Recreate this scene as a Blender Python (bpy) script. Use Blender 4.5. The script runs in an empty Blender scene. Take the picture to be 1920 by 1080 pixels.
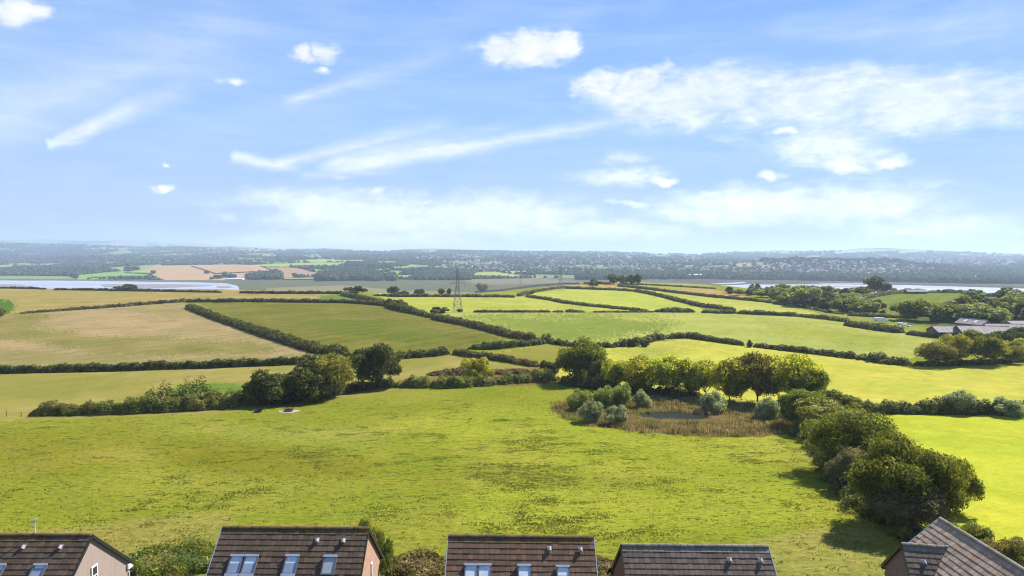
import bpy, math, random
import numpy as np
from mathutils import Vector, Matrix
DENOISE = True
SC = bpy.context.scene
COL = SC.collection
RNG = np.random.default_rng(7)
random.seed(7)
pi = math.pi

# ------------------------------------------------------------------ camera
CAMZ = 80.0
PITCH = math.atan(60/1280)
cam = bpy.data.objects.new('camera', bpy.data.cameras.new('camera'))
COL.objects.link(cam); SC.camera = cam
cam.location = (0, 0, CAMZ); cam.rotation_euler = (pi/2-PITCH, 0, 0)
cam.data.sensor_width = 36; cam.data.lens = 24
cam.data.clip_start = 1; cam.data.clip_end = 120000
CP, SP = math.cos(PITCH), math.sin(PITCH)
def ray(px, py):
    u = (np.asarray(px, float)-960)/1280; v = (540-np.asarray(py, float))/1280
    return u, CP+v*SP, -SP+v*CP          # world direction, y forward
def proj(x, y, z):
    z = z-CAMZ; f = y*CP-z*SP; f = np.where(f < 1e-3, 1e-3, f)
    return 960+1280*x/f, 540-1280*(y*SP+z*CP)/f
def pt(px, py, Y):
    a, b, c = ray(px, py); t = Y/b
    return Vector((float(a*t), float(Y), float(CAMZ+c*t)))

# ------------------------------------------------------------------ light
AZ, EL = math.radians(50), math.radians(43)
SUN = Vector((math.cos(EL)*math.sin(AZ), math.cos(EL)*math.cos(AZ), math.sin(EL)))
sl = bpy.data.lights.new('sun', 'SUN'); sl.energy = 4.6; sl.angle = math.radians(.5); sl.color = (1, .95, .86)
so = bpy.data.objects.new('sun', sl); COL.objects.link(so)
so.rotation_euler = SUN.to_track_quat('Z', 'Y').to_euler(); so.location = (0, 0, 400)
SC.view_settings.view_transform = 'Standard'; SC.view_settings.look = 'None'
SC.view_settings.exposure = 1.1; SC.view_settings.gamma = 1
SC.cycles.use_denoising = DENOISE; SC.cycles.filter_width = 1.1
SC.cycles.max_bounces = 6; SC.cycles.diffuse_bounces = 3; SC.cycles.glossy_bounces = 3
SC.cycles.transmission_bounces = 4; SC.cycles.volume_bounces = 1; SC.cycles.transparent_max_bounces = 6
SC.cycles.sample_clamp_indirect = 8

# ------------------------------------------------------------------ node helper
class NT:
    def __init__(s, tree): s.t = tree; s.n = tree.nodes; s.l = tree.links
    def node(s, typ, ins=None, **kw):
        n = s.n.new(typ)
        for k, v in kw.items(): setattr(n, k, v)
        for k, v in (ins or {}).items():
            sock = n.inputs[k]
            if hasattr(v, 'links'): s.l.new(v, sock)
            else: sock.default_value = v
        return n
    def math(s, op, a, b=0.5, c=0.5, clamp=False):
        n = s.n.new('ShaderNodeMath'); n.operation = op; n.use_clamp = clamp
        for i, v in enumerate((a, b, c)):
            if hasattr(v, 'links'): s.l.new(v, n.inputs[i])
            else: n.inputs[i].default_value = v
        return n.outputs[0]
    def maprange(s, v, a, b, c=0., d=1., interp='LINEAR'):
        n = s.node('ShaderNodeMapRange', {0: v, 1: a, 2: b, 3: c, 4: d}); n.interpolation_type = interp
        return n.outputs[0]
    def mix(s, f, a, b, blend='MIX'):
        n = s.n.new('ShaderNodeMix'); n.data_type = 'RGBA'; n.blend_type = blend
        for i, v in ((0, f), (6, a), (7, b)):
            if hasattr(v, 'links'): s.l.new(v, n.inputs[i])
            else: n.inputs[i].default_value = (v if i == 0 else (*v[:3], 1))
        return n.outputs[2]
    def noise(s, vec, scale, detail=4, rough=.55, dist=0.):
        n = s.node('ShaderNodeTexNoise', {'Scale': scale, 'Detail': detail, 'Roughness': rough, 'Distortion': dist})
        if vec is not None: s.l.new(vec, n.inputs['Vector'])
        return n.outputs[0]
    def mapping(s, vec, loc=(0, 0, 0), rot=(0, 0, 0), scale=(1, 1, 1), typ='POINT'):
        n = s.node('ShaderNodeMapping', {'Vector': vec, 'Location': loc, 'Rotation': rot, 'Scale': scale}); n.vector_type = typ
        return n.outputs[0]

def srgb(r, g, b):
    f = lambda c: (c/255/12.92) if c/255 <= .04045 else ((c/255+.055)/1.055)**2.4
    return (f(r), f(g), f(b))

# ------------------------------------------------------------------ world: sky and clouds
STR = .05
def build_world():
    WHT = (7.2, 8.25, 9.1)
    w = bpy.data.worlds.new('World'); SC.world = w; w.use_nodes = True
    w.cycles.sampling_method = 'MANUAL'; w.cycles.sample_map_resolution = 512
    T = NT(w.node_tree); T.n.clear()
    sky = T.node('ShaderNodeTexSky'); sky.sky_type = 'NISHITA'; sky.sun_disc = False
    sky.sun_elevation = EL; sky.sun_rotation = AZ; sky.altitude = 80; sky.air_density = 1.0; sky.dust_density = .4; sky.ozone_density = 2.0
    tc = T.node('ShaderNodeTexCoord').outputs['Generated']
    sx = T.node('ShaderNodeSeparateXYZ', {0: tc}).outputs
    az = T.math('ARCTAN2', sx[0], sx[1]); el = T.math('ARCSINE', sx[2])
    ae = T.node('ShaderNodeCombineXYZ', {0: az, 1: el, 2: 0.}).outputs[0]
    n1 = T.noise(T.mapping(ae, scale=(1, 1.9, 1)), 26, 7, .62, .3)
    n2 = T.noise(T.mapping(ae, scale=(1, 2.8, 1)), 7, 8, .60, .4)
    n3 = T.noise(T.mapping(ae, scale=(1, 7, 1), rot=(0, 0, -.25)), 5.5, 7, .62, .3)
    n4 = T.noise(T.mapping(ae, scale=(1, 2.4, 1)), 30, 6, .65, .4)
    wob = T.node('ShaderNodeTexNoise', {'Vector': ae, 'Scale': 24., 'Detail': 5.})
    off = T.node('ShaderNodeVectorMath', {0: wob.outputs['Color'], 1: (.5, .5, .5)}, operation='SUBTRACT').outputs[0]
    wv = T.node('ShaderNodeVectorMath', {0: off, 1: (.045, .022, 0), 2: ae}, operation='MULTIPLY_ADD').outputs[0]
    wob2 = T.node('ShaderNodeVectorMath', {0: off, 1: (.010, .010, 0), 2: ae}, operation='MULTIPLY_ADD').outputs[0]
    def dirs(px, py):
        a, b, c = ray(px, py); return math.atan2(float(a), float(b)), math.asin(float(c)/math.sqrt(float(a)**2+float(b)**2+float(c)**2))
    def ell(vec, px, py, wpx, hpx, ang=0):
        A, Ev = dirs(px, py)
        m = T.mapping(vec, loc=(A, Ev, 0), rot=(0, 0, ang), scale=(wpx/2/1280*math.cos(A)**2+1e-4, hpx/2/1280*math.cos(A), 1), typ='TEXTURE')
        ln = T.node('ShaderNodeVectorMath', {0: m}, operation='LENGTH').outputs['Value']
        return T.maprange(ln, 1., 0.)
    def union(lst, strengths):
        o = None
        for s, k in zip(lst, strengths):
            v = T.math('MULTIPLY', s, k)
            o = v if o is None else T.math('MAXIMUM', o, v)
        return o
    # small cumulus: x, y, width, height, strength
    puffs = [(38, 18, 150, 90, 1.2), (80, 22, 80, 50, .8), (572, 100, 90, 46, 1.), (612, 104, 90, 50, 1.05), (600, 131, 50, 22, .7), (438, 148, 90, 28, .8), 
             (940, 92, 130, 74, 1.15), (990, 96, 190, 90, 1.3), (1045, 84, 130, 86, 1.25), (1130, 160, 190, 80, 1.), (1190, 165, 220, 100, 1.), (1245, 126, 90, 50, .75), (308, 312, 34, 20, .75), (306, 353, 74, 24, .85),
             (642, 331, 80, 24, .65), (1478, 248, 90, 26, 1.0), (1252, 341, 80, 26, .95), (1262, 402, 90, 28, .75), (1590, 310, 170, 46, .95), (1660, 304, 150, 50, .95),
             (1310, 232, 140, 56, .75), (1400, 222, 130, 50, .7), (1706, 438, 50, 22, .8), (1775, 464, 50, 18, .7), (700, 354, 90, 28, .8), (1440, 328, 90, 30, .75), (1008, 402, 110, 28, .75), (620, 408, 150, 36, .75), (420, 408, 120, 34, .7), (790, 378, 160, 30, .65), (880, 425, 190, 30, .7), (1180, 380, 150, 26, .7), (1340, 362, 140, 26, .7), (1500, 362, 180, 30, .8), (1620, 372, 150, 24, .7), (1560, 400, 230, 28, .65), (1330, 432, 180, 20, .55)]
    pm = union([ell(wv, *q[:4]) for q in puffs], [q[4] for q in puffs])
    pd = T.math('ADD', T.math('MULTIPLY', pm, 2.7), T.math('MULTIPLY_ADD', n1, 3.2, -2.15))
    pa = T.math('MULTIPLY', T.maprange(pd, 0.0, 1.5, 0, 1, 'SMOOTHSTEP'), T.maprange(pm, 0., .12))
    bands = [(1300, 180, 560, 150, 1.), (1500, 200, 620, 170, 1.05), (1760, 195, 620, 170, 1.0), (1560, 265, 360, 120, .95), (1150, 332, 260, 60, .8), (1160, 298, 170, 36, .6),
             (700, 400, 700, 130, 1.05), (900, 410, 800, 140, 1.0), (1350, 395, 620, 110, .95), (1500, 385, 760, 120, 1.0), (1100, 430, 900, 90, .8), (1620, 375, 520, 70, .8), (1760, 430, 460, 90, .7), (700, 450, 800, 70, .85)]
    bm = union([ell(wv, *q[:4]) for q in bands], [q[4] for q in bands])
    bd = T.math('ADD', T.math('MULTIPLY', bm, 2.3), T.math('ADD', T.math('MULTIPLY_ADD', n2, 3.4, -1.75), T.math('MULTIPLY_ADD', n4, 1.3, -.7)))
    ba = T.math('MULTIPLY', T.math('MULTIPLY', T.maprange(bd, 0.0, 1.9, 0, 1, 'SMOOTHSTEP'), T.maprange(bm, 0., .2)), 1.)
    # high streaks: from, to, half width at the head and at the tail, strength at the head and at the tail
    strk = [((88, 272), (400, 135), 10, 42, 1.0, .0), ((84, 270), (170, 262), 12, 8, .9, .2), ((432, 292), (570, 318), 15, 12, .8, .3), ((500, 312), (900, 212), 15, 28, .75, .0), ((600, 312), (1290, 200), 26, 16, 1.0, .12),
            ((640, 296), (1000, 232), 34, 20, .5, .1), ((530, 192), (900, 82), 12, 36, .42, .05), ((-60, 240), (520, 20), 60, 80, .32, .1), ((860, 95), (1180, 5), 16, 40, .3, .0), ((560, 330), (760, 318), 12, 8, .3, .1), ((1440, 60), (2000, 40), 30, 60, .12, .2)]
    wa = None
    for a_, b_, h0, h1, s0, s1 in strk:
        A0, E0 = dirs(*a_); A1, E1 = dirs(*b_); L = math.hypot(A1-A0, E1-E0)
        m = T.node('ShaderNodeSeparateXYZ', {0: T.mapping(wob2, loc=(A0, E0, 0), rot=(0, 0, math.atan2(E1-E0, A1-A0)), scale=(L, 1/1280, 1), typ='TEXTURE')}).outputs
        hw = T.maprange(m[0], 0, 1, h0, h1); v = T.math('SUBTRACT', 1., T.math('DIVIDE', T.math('ABSOLUTE', m[1]), hw), clamp=True)
        f = T.math('MULTIPLY', T.maprange(m[0], 0, 1, s0, s1), T.math('MULTIPLY', T.maprange(m[0], -.02, .06), T.maprange(m[0], 1., .8)))
        v = T.math('MULTIPLY', T.math('POWER', v, 1.3), f); wa = v if wa is None else T.math('MAXIMUM', wa, v)
    wa = T.math('MULTIPLY', wa, T.maprange(n3, .3, .65, 1.25, 2.3), clamp=True)
    veil = T.math('MULTIPLY', T.maprange(n3, .42, .72), .22)
    lp = T.maprange(el, .33, 0.0, 0, 1)
    veil = T.math('ADD', veil, T.math('MULTIPLY', T.math('POWER', lp, 2.), .10))
    az2 = T.maprange(az, .1, -.65, 0, .16)
    veil = T.math('ADD', veil, az2, clamp=True)
    alpha = T.math('SUBTRACT', 1., T.math('MULTIPLY', T.math('SUBTRACT', 1., pa), T.math('MULTIPLY', T.math('SUBTRACT', 1., ba), T.math('SUBTRACT', 1., T.math('MULTIPLY', wa, .85)))), clamp=True)
    rr = T.node('ShaderNodeValToRGB', {0: T.maprange(el, 0., .9)}); cr = rr.color_ramp; K = 1/2.144/STR/12
    stops = [(0., (160, 184, 222)), (.09, (158, 192, 238)), (.2, (150, 196, 252)), (.42, (124, 174, 248)), (.62, (88, 138, 220)), (1., (56, 98, 180))]
    cr.elements[0].color = (*[k*K for k in srgb(*stops[0][1])], 1); cr.elements[1].color = (*[k*K for k in srgb(*stops[-1][1])], 1)
    for ps, c_ in stops[1:-1]:
        e = cr.elements.new(ps); e.color = (*[k*K for k in srgb(*c_)], 1)
    grad = T.mix(1., rr.outputs[0], (12, 12, 12), 'MULTIPLY')
    grad = T.mix(T.maprange(az, .1, .75, 0, .55), grad, T.mix(1., grad, (.66, .76, .88), 'MULTIPLY'))
    tint = T.mix(1., sky.outputs[0], (.9, 1.2, 1.7), 'MULTIPLY')
    tint = T.mix(.12, grad, tint)
    base = T.mix(veil, tint, WHT)
    shade = T.maprange(T.math('ADD', T.math('MULTIPLY', n1, .6), T.math('MULTIPLY', n2, .4)), .38, .58, .80, 1.)
    cc = T.mix(T.maprange(T.math('MAXIMUM', T.math('MULTIPLY', pa, T.maprange(pd, .4, 2.2)), T.math('MULTIPLY', T.maprange(n4, .45, .65), .6)), 0, 1), (7.9, 8.7, 9.3), (10., 10.05, 10.1))
    cc = T.mix(1., cc, T.node('ShaderNodeCombineColor', {0: shade, 1: T.math('POWER', shade, .8), 2: T.math('POWER', shade, .5)}).outputs[0], 'MULTIPLY')
    lift = T.maprange(el, .22, .0, 1., 1.3); cc = T.mix(1., cc, T.node('ShaderNodeCombineColor', {0: lift, 1: lift, 2: lift}).outputs[0], 'MULTIPLY')
    up = T.maprange(el, -.01, .005)
    col = T.mix(T.math('MULTIPLY', alpha, up), base, cc)
    bg = T.node('ShaderNodeBackground', {'Color': col, 'Strength': STR})
    out = T.node('ShaderNodeOutputWorld'); T.l.new(bg.outputs[0], out.inputs[0])
build_world()

# ------------------------------------------------------------------ terrain
def vnoise(x, y, wl, seed, n=7):
    r = np.random.default_rng(seed); o = np.zeros(np.broadcast(x, y).shape)
    for i in range(n):
        a = r.uniform(0, 2*pi); k = 2*pi/wl*r.uniform(.6, 1.7)
        o += np.sin(k*(x*math.cos(a)+y*math.sin(a))+r.uniform(0, 6.28))
    return o/math.sqrt(n)
NEAR = np.array([(0, 54.5), (30, 54), (46, 53.5), (60, 52.9), (90, 50.3), (120, 47.6), (150, 45.6), (190, 44.2), (250, 43.6), (330, 43.9), (430, 44.3), (550, 44.4), (700, 44.2), (3000, 44)], float)
CREST = np.array([(-400, 755), (0, 755), (240, 705), (480, 665), (650, 645), (750, 608), (850, 606), (960, 690), (1060, 800), (1180, 915), (1300, 850), (1420, 720), (1560, 650), (1650, 645), (1800, 645), (1920, 570), (2400, 560)], float)
FAR = [
 (2000, [(0, 0.6)], 1),
 (2260, [(0, 0.8)], 1),
 (2500, [(-300, 520), (0, 520), (240, 517), (420, 515), (600, 519), (720, 519), (960, 520), (1200, 518), (1440, 518), (1680, 519), (1920, 523), (2300, 523)], 0),
 (2900, [(-300, 514), (0, 513), (240, 508), (300, 503), (480, 500), (600, 508), (720, 506), (960, 509), (1200, 508), (1440, 506), (1680, 506), (1760, 508), (1920, 517), (2300, 517)], 0),
 (3400, [(-300, 508), (0, 506), (240, 500), (480, 495), (720, 496), (820, 500), (960, 502), (1200, 500), (1320, 498), (1440, 490), (1500, 488), (1600, 489), (1680, 491), (1780, 500), (1920, 508), (2300, 508)], 0),
 (4200, [(-300, 500), (0, 497), (240, 492), (480, 491), (720, 489), (960, 491), (1200, 492), (1440, 493), (1500, 494), (1600, 494), (1680, 495), (1780, 496), (1920, 498), (2300, 498)], 0),
 (6000, [(-300, 484), (0, 482), (240, 480), (480, 478), (560, 480), (720, 479), (960, 480), (1200, 482), (1320, 484), (1440, 486), (1680, 488), (1920, 489), (2300, 488)], 0),
 (9000, [(-300, 450), (0, 452), (60, 456), (150, 458), (250, 463), (330, 461), (385, 462), (440, 463), (520, 468), (590, 469), (680, 471), (730, 472), (760, 469), (850, 467), (1000, 470), (1150, 471), (1230, 476), (1300, 479), (1350, 474), (1410, 470), (1490, 471), (1560, 469), (1640, 467), (1740, 467), (1790, 471), (1840, 476), (1920, 475), (2300, 470)], 0),
 (11500, [(0, 20.)], 1),
 (14500, [(-400, 456), (40, 450), (100, 449), (160, 452), (205, 451), (240, 448), (275, 450), (320, 455), (380, 457), (420, 460), (520, 466), (620, 466), (720, 472), (900, 474), (1000, 478), (1250, 482), (2400, 482)], 0),
 (20000, [(0, -60.)], 1),
 (34000, [(0, -150.)], 1)]
FY = np.array([f[0] for f in FAR], float)
def hgt(x, y):
    x = np.asarray(x, float); y = np.asarray(y, float)
    th = np.arctan2(x, y); r = np.hypot(x, y)
    lim = math.radians(45)
    tc = np.clip(th, -lim, lim); Y = r*np.cos(tc)
    p = 960+1280*np.tan(tc)
    back = np.clip((np.abs(th)-lim)/(pi-lim), 0, 1)
    p = p+(960-p)*back
    nz = np.interp(Y, NEAR[:, 0], NEAR[:, 1])
    # gentle rise of the far right side down to the farm, and soft rolls
    lo = np.clip((Y-120)/200, 0, 1)
    nz = nz+lo*(1.0*vnoise(x, y, 330, 3)+.35*vnoise(x, y, 110, 5))
    nz = nz+.10*vnoise(x, y, 19, 11)*np.clip((Y-46)/20, 0, 1)
    yc = np.interp(p, CREST[:, 0], CREST[:, 1])
    prof = []
    for Yf, pts, raw in FAR:
        a = np.array(pts, float)
        if raw: prof.append(np.full(p.shape, a[0, 1]))
        else:
            py = np.interp(p, a[:, 0], a[:, 1])
            v = (540-py)/1280
            prof.append(CAMZ+Yf*(-SP+v*CP)/(CP+v*SP))
    prof = np.array(prof)
    k = np.clip(np.searchsorted(FY, Y)-1, 0, len(FY)-2)
    t = np.clip((Y-FY[k])/(FY[k+1]-FY[k]), 0, 1)
    idx = np.indices(p.shape) if p.ndim else ()
    fz = prof[(k, *idx)]*(1-t)+prof[(k+1, *idx)]*t
    fa = np.clip((Y-2500)/2500, 0, 1)
    fz = fz+fa*(7*vnoise(x, y, 1100, 21)+3*vnoise(x, y, 430, 22))+np.clip((Y-6500)/2500, 0, 1)*7*vnoise(x, y, 1500, 23)*(Y < 12000)
    fz = np.where(Y < 2000, .6, fz)
    s = np.clip((Y-yc)/520, 0, 1); s = s*s*(3-2*s)
    s = np.where(Y > yc, s, 0)
    z = nz*(1-s)+fz*s
    return z
HG = np.geomspace(25, 33000, 2600)
def at(px, py, guard=True):
    """where the sight line first meets the ground"""
    a, b, c = ray(px, py)
    Y = HG; x = a/b*Y; z = CAMZ+c/b*Y
    h = hgt(x, Y)
    k = np.nonzero(z < h)[0]
    if len(k) == 0: k = [len(Y)-1]
    k = k[0]; k0 = max(k-1, 0)
    ys = np.linspace(Y[k0], Y[k], 16); hs = hgt(a/b*ys, ys); zs = CAMZ+c/b*ys
    j = np.nonzero(zs < hs)[0]; Yh = ys[j[0]] if len(j) else ys[-1]
    return Vector((float(a/b*Yh), float(Yh), float(hgt(np.array(a/b*Yh), np.array(Yh)))))

# ------------------------------------------------------------------ mesh helpers
def mesh(name, V, F, mat=None, parent=None, attrs=None, smooth=False, link=True):
    """V (n,3) array, F: (m,k) array of equal polygons, or list of such arrays"""
    me = bpy.data.meshes.new(name)
    V = np.asarray(V, np.float32); Fs = F if isinstance(F, list) else [F]
    Fs = [np.asarray(f, np.int32) for f in Fs if len(f)]
    loops = np.concatenate([f.ravel() for f in Fs]); cnt = np.concatenate([np.full(len(f), f.shape[1], np.int32) for f in Fs])
    me.vertices.add(len(V)); me.vertices.foreach_set('co', V.ravel())
    me.loops.add(len(loops)); me.loops.foreach_set('vertex_index', loops)
    me.polygons.add(len(cnt)); me.polygons.foreach_set('loop_start', np.concatenate([[0], np.cumsum(cnt)[:-1]]).astype(np.int32))
    me.polygons.foreach_set('use_smooth', np.full(len(cnt), smooth))
    me.update(calc_edges=True)
    for k, (dom, arr) in (attrs or {}).items():
        arr = np.asarray(arr, np.float32)
        if arr.ndim == 2:
            a = me.attributes.new(k, 'FLOAT_COLOR', dom); a.data.foreach_set('color', np.hstack([arr, np.ones((len(arr), 1), np.float32)])[:, :4].ravel())
        else:
            a = me.attributes.new(k, 'FLOAT', dom); a.data.foreach_set('value', arr)
    if mat: me.materials.append(mat)
    if not link: return me
    o = bpy.data.objects.new(name, me); COL.objects.link(o)
    if parent: o.parent = parent
    return o
class MB:
    """collects polygons"""
    def __init__(s): s.v = []; s.f = {}; s.n = 0; s.lv = {}
    def add(s, V, F, lv=None):
        V = np.asarray(V, float); s.v.append(V)
        if lv is None: lv = random.random()
        for f in F:
            k = len(f); s.f.setdefault(k, []).append([i+s.n for i in f]); s.lv.setdefault(k, []).append(lv)
        s.n += len(V)
    def hexa(s, P, lv=None):            # 8 points: bottom 4 ccw, top 4 ccw
        s.add(P, [(3, 2, 1, 0), (4, 5, 6, 7), (0, 1, 5, 4), (1, 2, 6, 5), (2, 3, 7, 6), (3, 0, 4, 7)], lv)
    def box(s, a, b, lv=None):
        x0, y0, z0 = a; x1, y1, z1 = b
        s.hexa([(x0, y0, z0), (x1, y0, z0), (x1, y1, z0), (x0, y1, z0), (x0, y0, z1), (x1, y0, z1), (x1, y1, z1), (x0, y1, z1)], lv)
    def obox(s, o, ux, uy, uz, lv=None):   # origin + three edge vectors
        o, ux, uy, uz = map(np.array, (o, ux, uy, uz))
        s.hexa([o, o+ux, o+ux+uy, o+uy, o+uz, o+ux+uz, o+ux+uy+uz, o+uy+uz], lv)
    def tube(s, p, q, r0, r1, n=6, lv=None):
        p = np.array(p, float); q = np.array(q, float); d = q-p; d /= np.linalg.norm(d)+1e-9
        a = np.cross(d, (0, 0, 1) if abs(d[2]) < .9 else (1, 0, 0)); a /= np.linalg.norm(a); b = np.cross(d, a)
        an = np.arange(n)*2*pi/n; ring = np.cos(an)[:, None]*a+np.sin(an)[:, None]*b
        V = np.vstack([p+ring*r0, q+ring*r1])
        s.add(V, [(i, (i+1) % n, n+(i+1) % n, n+i) for i in range(n)]+[tuple(range(n-1, -1, -1)), tuple(range(n, 2*n))], lv)
    def build(s, name, mat, parent=None, smooth=False, link=True):
        F = [np.array(s.f[k]) for k in s.f]; lv = np.concatenate([s.lv[k] for k in s.f])
        return mesh(name, np.vstack(s.v), F, mat, parent, {'lv': ('FACE', lv)}, smooth, link)
def tag(o, label=None, cat=None, group=None, kind=None):
    for k, v in (('label', label), ('category', cat), ('group', group), ('kind', kind)):
        if v: o[k] = v
    return o
def empty(name, loc=(0, 0, 0), rz=0, **kw):
    o = bpy.data.objects.new(name, None); COL.objects.link(o); o.location = loc; o.rotation_euler = (0, 0, rz); o.empty_display_size = .5
    return tag(o, **kw)
def copy_tree(o, parent=None):
    c = o.copy(); COL.objects.link(c)
    if parent: c.parent = parent
    for ch in list(o.children): copy_tree(ch, c)
    return c

# ------------------------------------------------------------------ materials
def newmat(name):
    m = bpy.data.materials.new(name); m.use_nodes = True; T = NT(m.node_tree); T.n.clear()
    out = T.node('ShaderNodeOutputMaterial'); return m, T, out
def simple(name, col, rough=.7, var=.12, scale=3., metal=0., bump=0., spec=.3):
    m, T, out = newmat(name); tc = T.node('ShaderNodeTexCoord').outputs['Object']
    n = T.noise(tc, scale, 5, .6)
    c = T.mix(T.maprange(n, .3, .7), tuple(k*(1-var) for k in col), tuple(min(1, k*(1+var)) for k in col))
    p = T.node('ShaderNodeBsdfPrincipled', {'Base Color': c, 'Roughness': rough, 'Metallic': metal, 'Specular IOR Level': spec})
    if bump:
        b = T.node('ShaderNodeBump', {'Height': n, 'Strength': bump, 'Distance': .05}); T.l.new(b.outputs[0], p.inputs['Normal'])
    T.l.new(p.outputs[0], out.inputs[0]); return m
def foliage(name, dark, mid, light, trans=.35, nscale=.5, tcol=None, patch=None, VAL=1.5):
    """leaves: colour by leaf and by clump, part of the light passes through"""
    m, T, out = newmat(name)
    lv = T.node('ShaderNodeAttribute', attribute_name='lv').outputs['Fac']
    oi = T.node('ShaderNodeObjectInfo').outputs['Random']
    geo = T.node('ShaderNodeNewGeometry').outputs['Position']
    n = T.noise(geo, nscale, 3, .6)
    f = T.math('ADD', T.math('MULTIPLY', lv, .55), T.math('MULTIPLY', T.maprange(n, .3, .7), .45))
    r = T.node('ShaderNodeValToRGB', {0: f}); cr = r.color_ramp
    cr.elements[0].position = .12; cr.elements[0].color = (*dark, 1)
    cr.elements[1].position = .92; cr.elements[1].color = (*light, 1)
    e = cr.elements.new(.5); e.color = (*mid, 1)
    c = r.outputs[0]
    if patch:
        n2 = T.noise(geo, nscale*.35, 3, .6)
        c = T.mix(T.maprange(n2, .50, .66, 0, .85), c, patch)
    hs = T.node('ShaderNodeHueSaturation', {'Hue': T.maprange(oi, 0, 1, .485, .512), 'Value': T.maprange(oi, 0, 1, VAL*.88, VAL*1.12), 'Color': c}).outputs[0]
    d = T.node('ShaderNodeBsdfPrincipled', {'Base Color': hs, 'Roughness': .6, 'Specular IOR Level': .0 if VAL == 1. else .18})
    tr = T.node('ShaderNodeBsdfTranslucent', {'Color': T.mix(1., hs, tcol or (1.5, 1.6, .7), 'MULTIPLY')})
    mx = T.node('ShaderNodeMixShader', {0: trans, 1: d.outputs[0], 2: tr.outputs[0]})
    T.l.new(mx.outputs[0], out.inputs[0]); return m
M = {}
M['oak'] = foliage('oak_leaves', (.020, .028, .005), (.078, .088, .012), (.24, .23, .035), .45)
M['autumn'] = foliage('autumn_leaves', (.030, .034, .008), (.125, .115, .022), (.33, .25, .050), .4, .6)
M['lime'] = foliage('yellow_green_leaves', (.035, .042, .007), (.19, .19, .020), (.46, .41, .045), .55, .5)
M['darkleaf'] = foliage('dark_leaves', (.014, .020, .005), (.048, .058, .013), (.15, .155, .035), .38)
M['greyleaf'] = foliage('grey_brown_leaves', (.026, .022, .012), (.088, .076, .040), (.24, .20, .11), .35)
M['willow'] = foliage('willow_leaves', (.070, .080, .040), (.200, .215, .115), (.38, .39, .24), .35, 1.2)
M['willow_green'] = foliage('sallow_leaves', (.050, .065, .018), (.17, .185, .050), (.34, .34, .12), .4, 1.2)
M['hedge'] = foliage('hedge_leaves', (.016, .021, .006), (.060, .064, .015), (.19, .18, .045), .38, .35)
M['hedge_russet'] = foliage('bracken_hedge_leaves', (.024, .024, .008), (.070, .062, .020), (.18, .15, .05), .32, .3, None, (.115, .058, .026))
M['bramble'] = foliage('bramble_leaves', (.020, .032, .007), (.085, .100, .018), (.24, .225, .045), .35, .8, None, (.17, .12, .04))
M['brownscrub'] = foliage('brown_scrub_leaves', (.035, .030, .010), (.13, .105, .032), (.30, .24, .085), .3, .8)
M['farwood'] = foliage('far_wood_leaves', (.020, .033, .014), (.054, .070, .028), (.105, .122, .046), .05, .01, None, None, 1.0)
M['bark'] = simple('bark', (.050, .042, .032), .9, .4, 5, 0, .6)

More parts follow.
